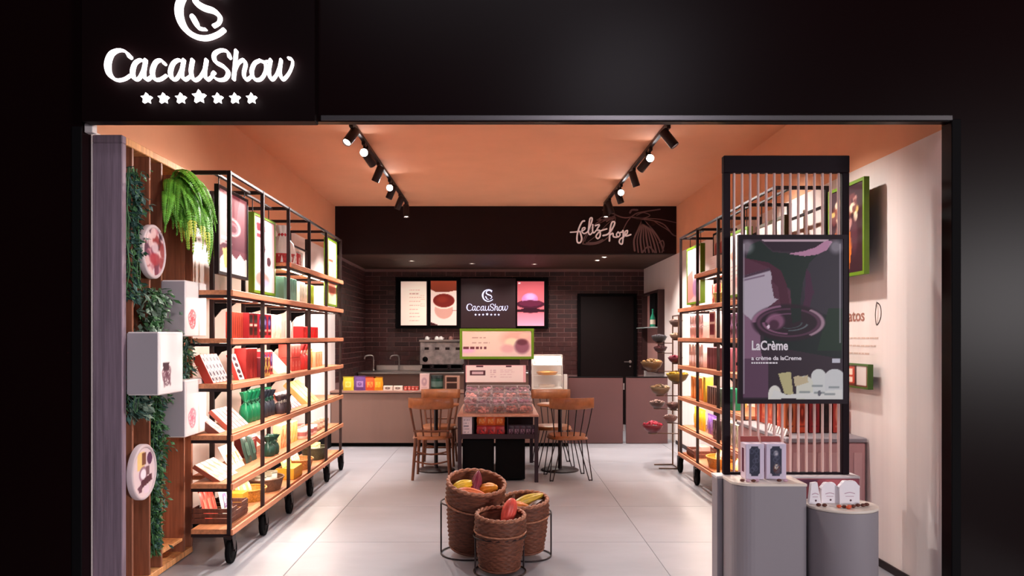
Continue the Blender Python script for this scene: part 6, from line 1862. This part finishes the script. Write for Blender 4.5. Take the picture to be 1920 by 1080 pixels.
def wicker(lb, x, y, r0, r1, z0, h, tiltx, tilty, band):
    t = thing('wicker_basket', lb, 'basket', (x, y, z0), 0, 'wicker baskets of cocoa pods')
    mt = Matrix.Translation((x, y, z0)) @ Matrix.Rotation(tiltx, 4, 'X') @ Matrix.Rotation(tilty, 4, 'Y')
    rows = int(h / .0155)
    prof = []
    for i in range(rows * 2 + 1):
        f = i / (rows * 2); bul = .012 * math.sin(f * PI)
        r = r0 + (r1 - r0) * f + bul + (.0045 if i % 2 else -.003) + (.010 if f > .72 and band else 0)
        prof.append((r, h * f))
    wv_ = lambda i, th: .0042 * math.sin(18 * th + PI * (i // 2))
    MB().lathe(prof, 88, 0, mt, caps=False, wave=wv_).lathe([(0, .004), (r0, .004)], 40, 0, mt, caps=False).lathe([(r - .014, z) for r, z in prof[::4]], 44, 0, mt, caps=False).build('weave', WICKER, t)
    rr = prof[-1][0] - .004
    rim = []
    for s_ in (0, PI):
        mb = MB()
        mb.tube([mt @ Vector(((rr + .006 * math.cos(a * PI * 12 / 60 + s_)) * math.cos(a * PI / 60), (rr + .006 * math.cos(a * PI * 12 / 60 + s_)) * math.sin(a * PI / 60), h + .004 + .006 * math.sin(a * PI * 12 / 60 + s_))) for a in range(120)], .0085, 7, closed=True)
        mb.build('rim_braid', WICKERR, t)
    if band:
        zb2 = h * .71; rb = r0 + (r1 - r0) * .71 + .022
        MB().tube([mt @ Vector((rb * math.cos(a * PI / 24), rb * math.sin(a * PI / 24), zb2)) for a in range(48)], .0065, 6, closed=True).build('middle_braid', WICKERR, t)
    MB().tube([mt @ Vector(((r0 + .004) * math.cos(a * PI / 24), (r0 + .004) * math.sin(a * PI / 24), .006)) for a in range(48)], .008, 6, closed=True).build('foot_braid', WICKER, t)
    return mt


def pod(lb, mt, loc, rot, L, R, c1, c2, stem=True):
    """ribbed cocoa pod along local x"""
    p = mt @ Vector(loc)
    t = thing('cocoa_pod', lb, 'cocoa pod', tuple(p), 0, 'cocoa pods in the baskets')
    M4 = Matrix.Translation(p) @ Matrix.Rotation(rot[2], 4, 'Z') @ Matrix.Rotation(rot[1], 4, 'Y') @ Matrix.Rotation(rot[0], 4, 'X') @ Matrix.Rotation(PI / 2, 4, 'Y')
    prof = []
    for i in range(19):
        f = i / 18; r = R * math.sin(PI * min(1, f ** .85)) ** .62 * (1 - .18 * f) if 0 < f < 1 else .0005
        prof.append((r, (f - .5) * L))
    mt1 = M('pod_%d_%d_%d' % c1, c1, .4, noise=((14, 14, 14), .3), bump=.3)
    MB().lathe(prof, 40, 0, M4, caps=False, wave=lambda i, th: (.07 * R * math.cos(10 * th)) * math.sin(PI * i / 18)).build('husk', mt1, t)
    MB().tube([M4 @ Vector((0, 0, -L * .5 - .022)), M4 @ Vector((0, 0, -L * .5 + .01))], [.006, .010], 8).build('stem', M('pod_stem', (110, 70, 50), .7), t)


XB1, YB1 = px(880, 5.44), 5.46
ringstand('black ring stand under the big left basket', XB1, YB1, .197, .36, 0)
m1 = wicker('largest wicker basket at the left with a wide tilted rim', XB1 + .005, YB1, .14, .190, .055, .475, .26, .10, True)
pod('yellow cocoa pod at the back left of the big basket', m1, (-.075, .03, .43), (.2, -.1, .5), .20, .045, (232, 186, 40), None)
pod('maroon cocoa pod standing in the middle of the big basket', m1, (.0, .05, .44), (0, -1.1, 1.2), .20, .042, (128, 40, 60), None)
pod('orange cocoa pod at the right of the big basket', m1, (.085, .0, .43), (.4, -.35, -.9), .21, .052, (240, 150, 50), None)
pod('orange-pink cocoa pod across the front of the big basket', m1, (-.035, -.07, .42), (.3, .05, -.2), .24, .045, (236, 120, 72), None)
pod('brown cocoa pod low in the big basket', m1, (.03, .0, .30), (.3, 0, .8), .24, .05, (150, 90, 50), None)
XB2, YB2 = px(987, 5.38), 5.40
ringstand('black ring stand under the right basket', XB2, YB2, .17, .30, PI * .0)
m2 = wicker('middle sized wicker basket at the right with a striped pod', XB2 + .0, YB2, .115, .155, .05, .345, .15, -.05, True)
pod('yellow cocoa pod striped with brown, lying in the right basket', m2, (.03, .02, .335), (.3, -.25, .45), .26, .042, (206, 170, 60), None)
pod('orange cocoa pod at the front of the right basket', m2, (-.04, -.045, .315), (.1, .1, .0), .19, .042, (238, 130, 40), None)
pod('dark brown cocoa pod at the right of the right basket', m2, (.075, -.03, .31), (.1, -.3, .9), .19, .038, (96, 58, 44), None)
XB3, YB3 = px(937, 5.03), 5.03
ringstand('black ring stand under the small front basket', XB3, YB3, .166, .235, PI * .12)
m3 = wicker('smallest wicker basket in front holding one red pod', XB3 - .002, YB3, .125, .148, .035, .335, 0.09, 0.02, True)
pod('coral red cocoa pod with purple tip standing up in the small front basket', m3, (.05, .02, .335), (0, 1.15, -2.4), .22, .048, (226, 84, 70), None)
pod('dark brown cocoa pod deep in the small front basket', m3, (-.045, .0, .255), (.1, .1, .4), .2, .045, (84, 50, 42), None)
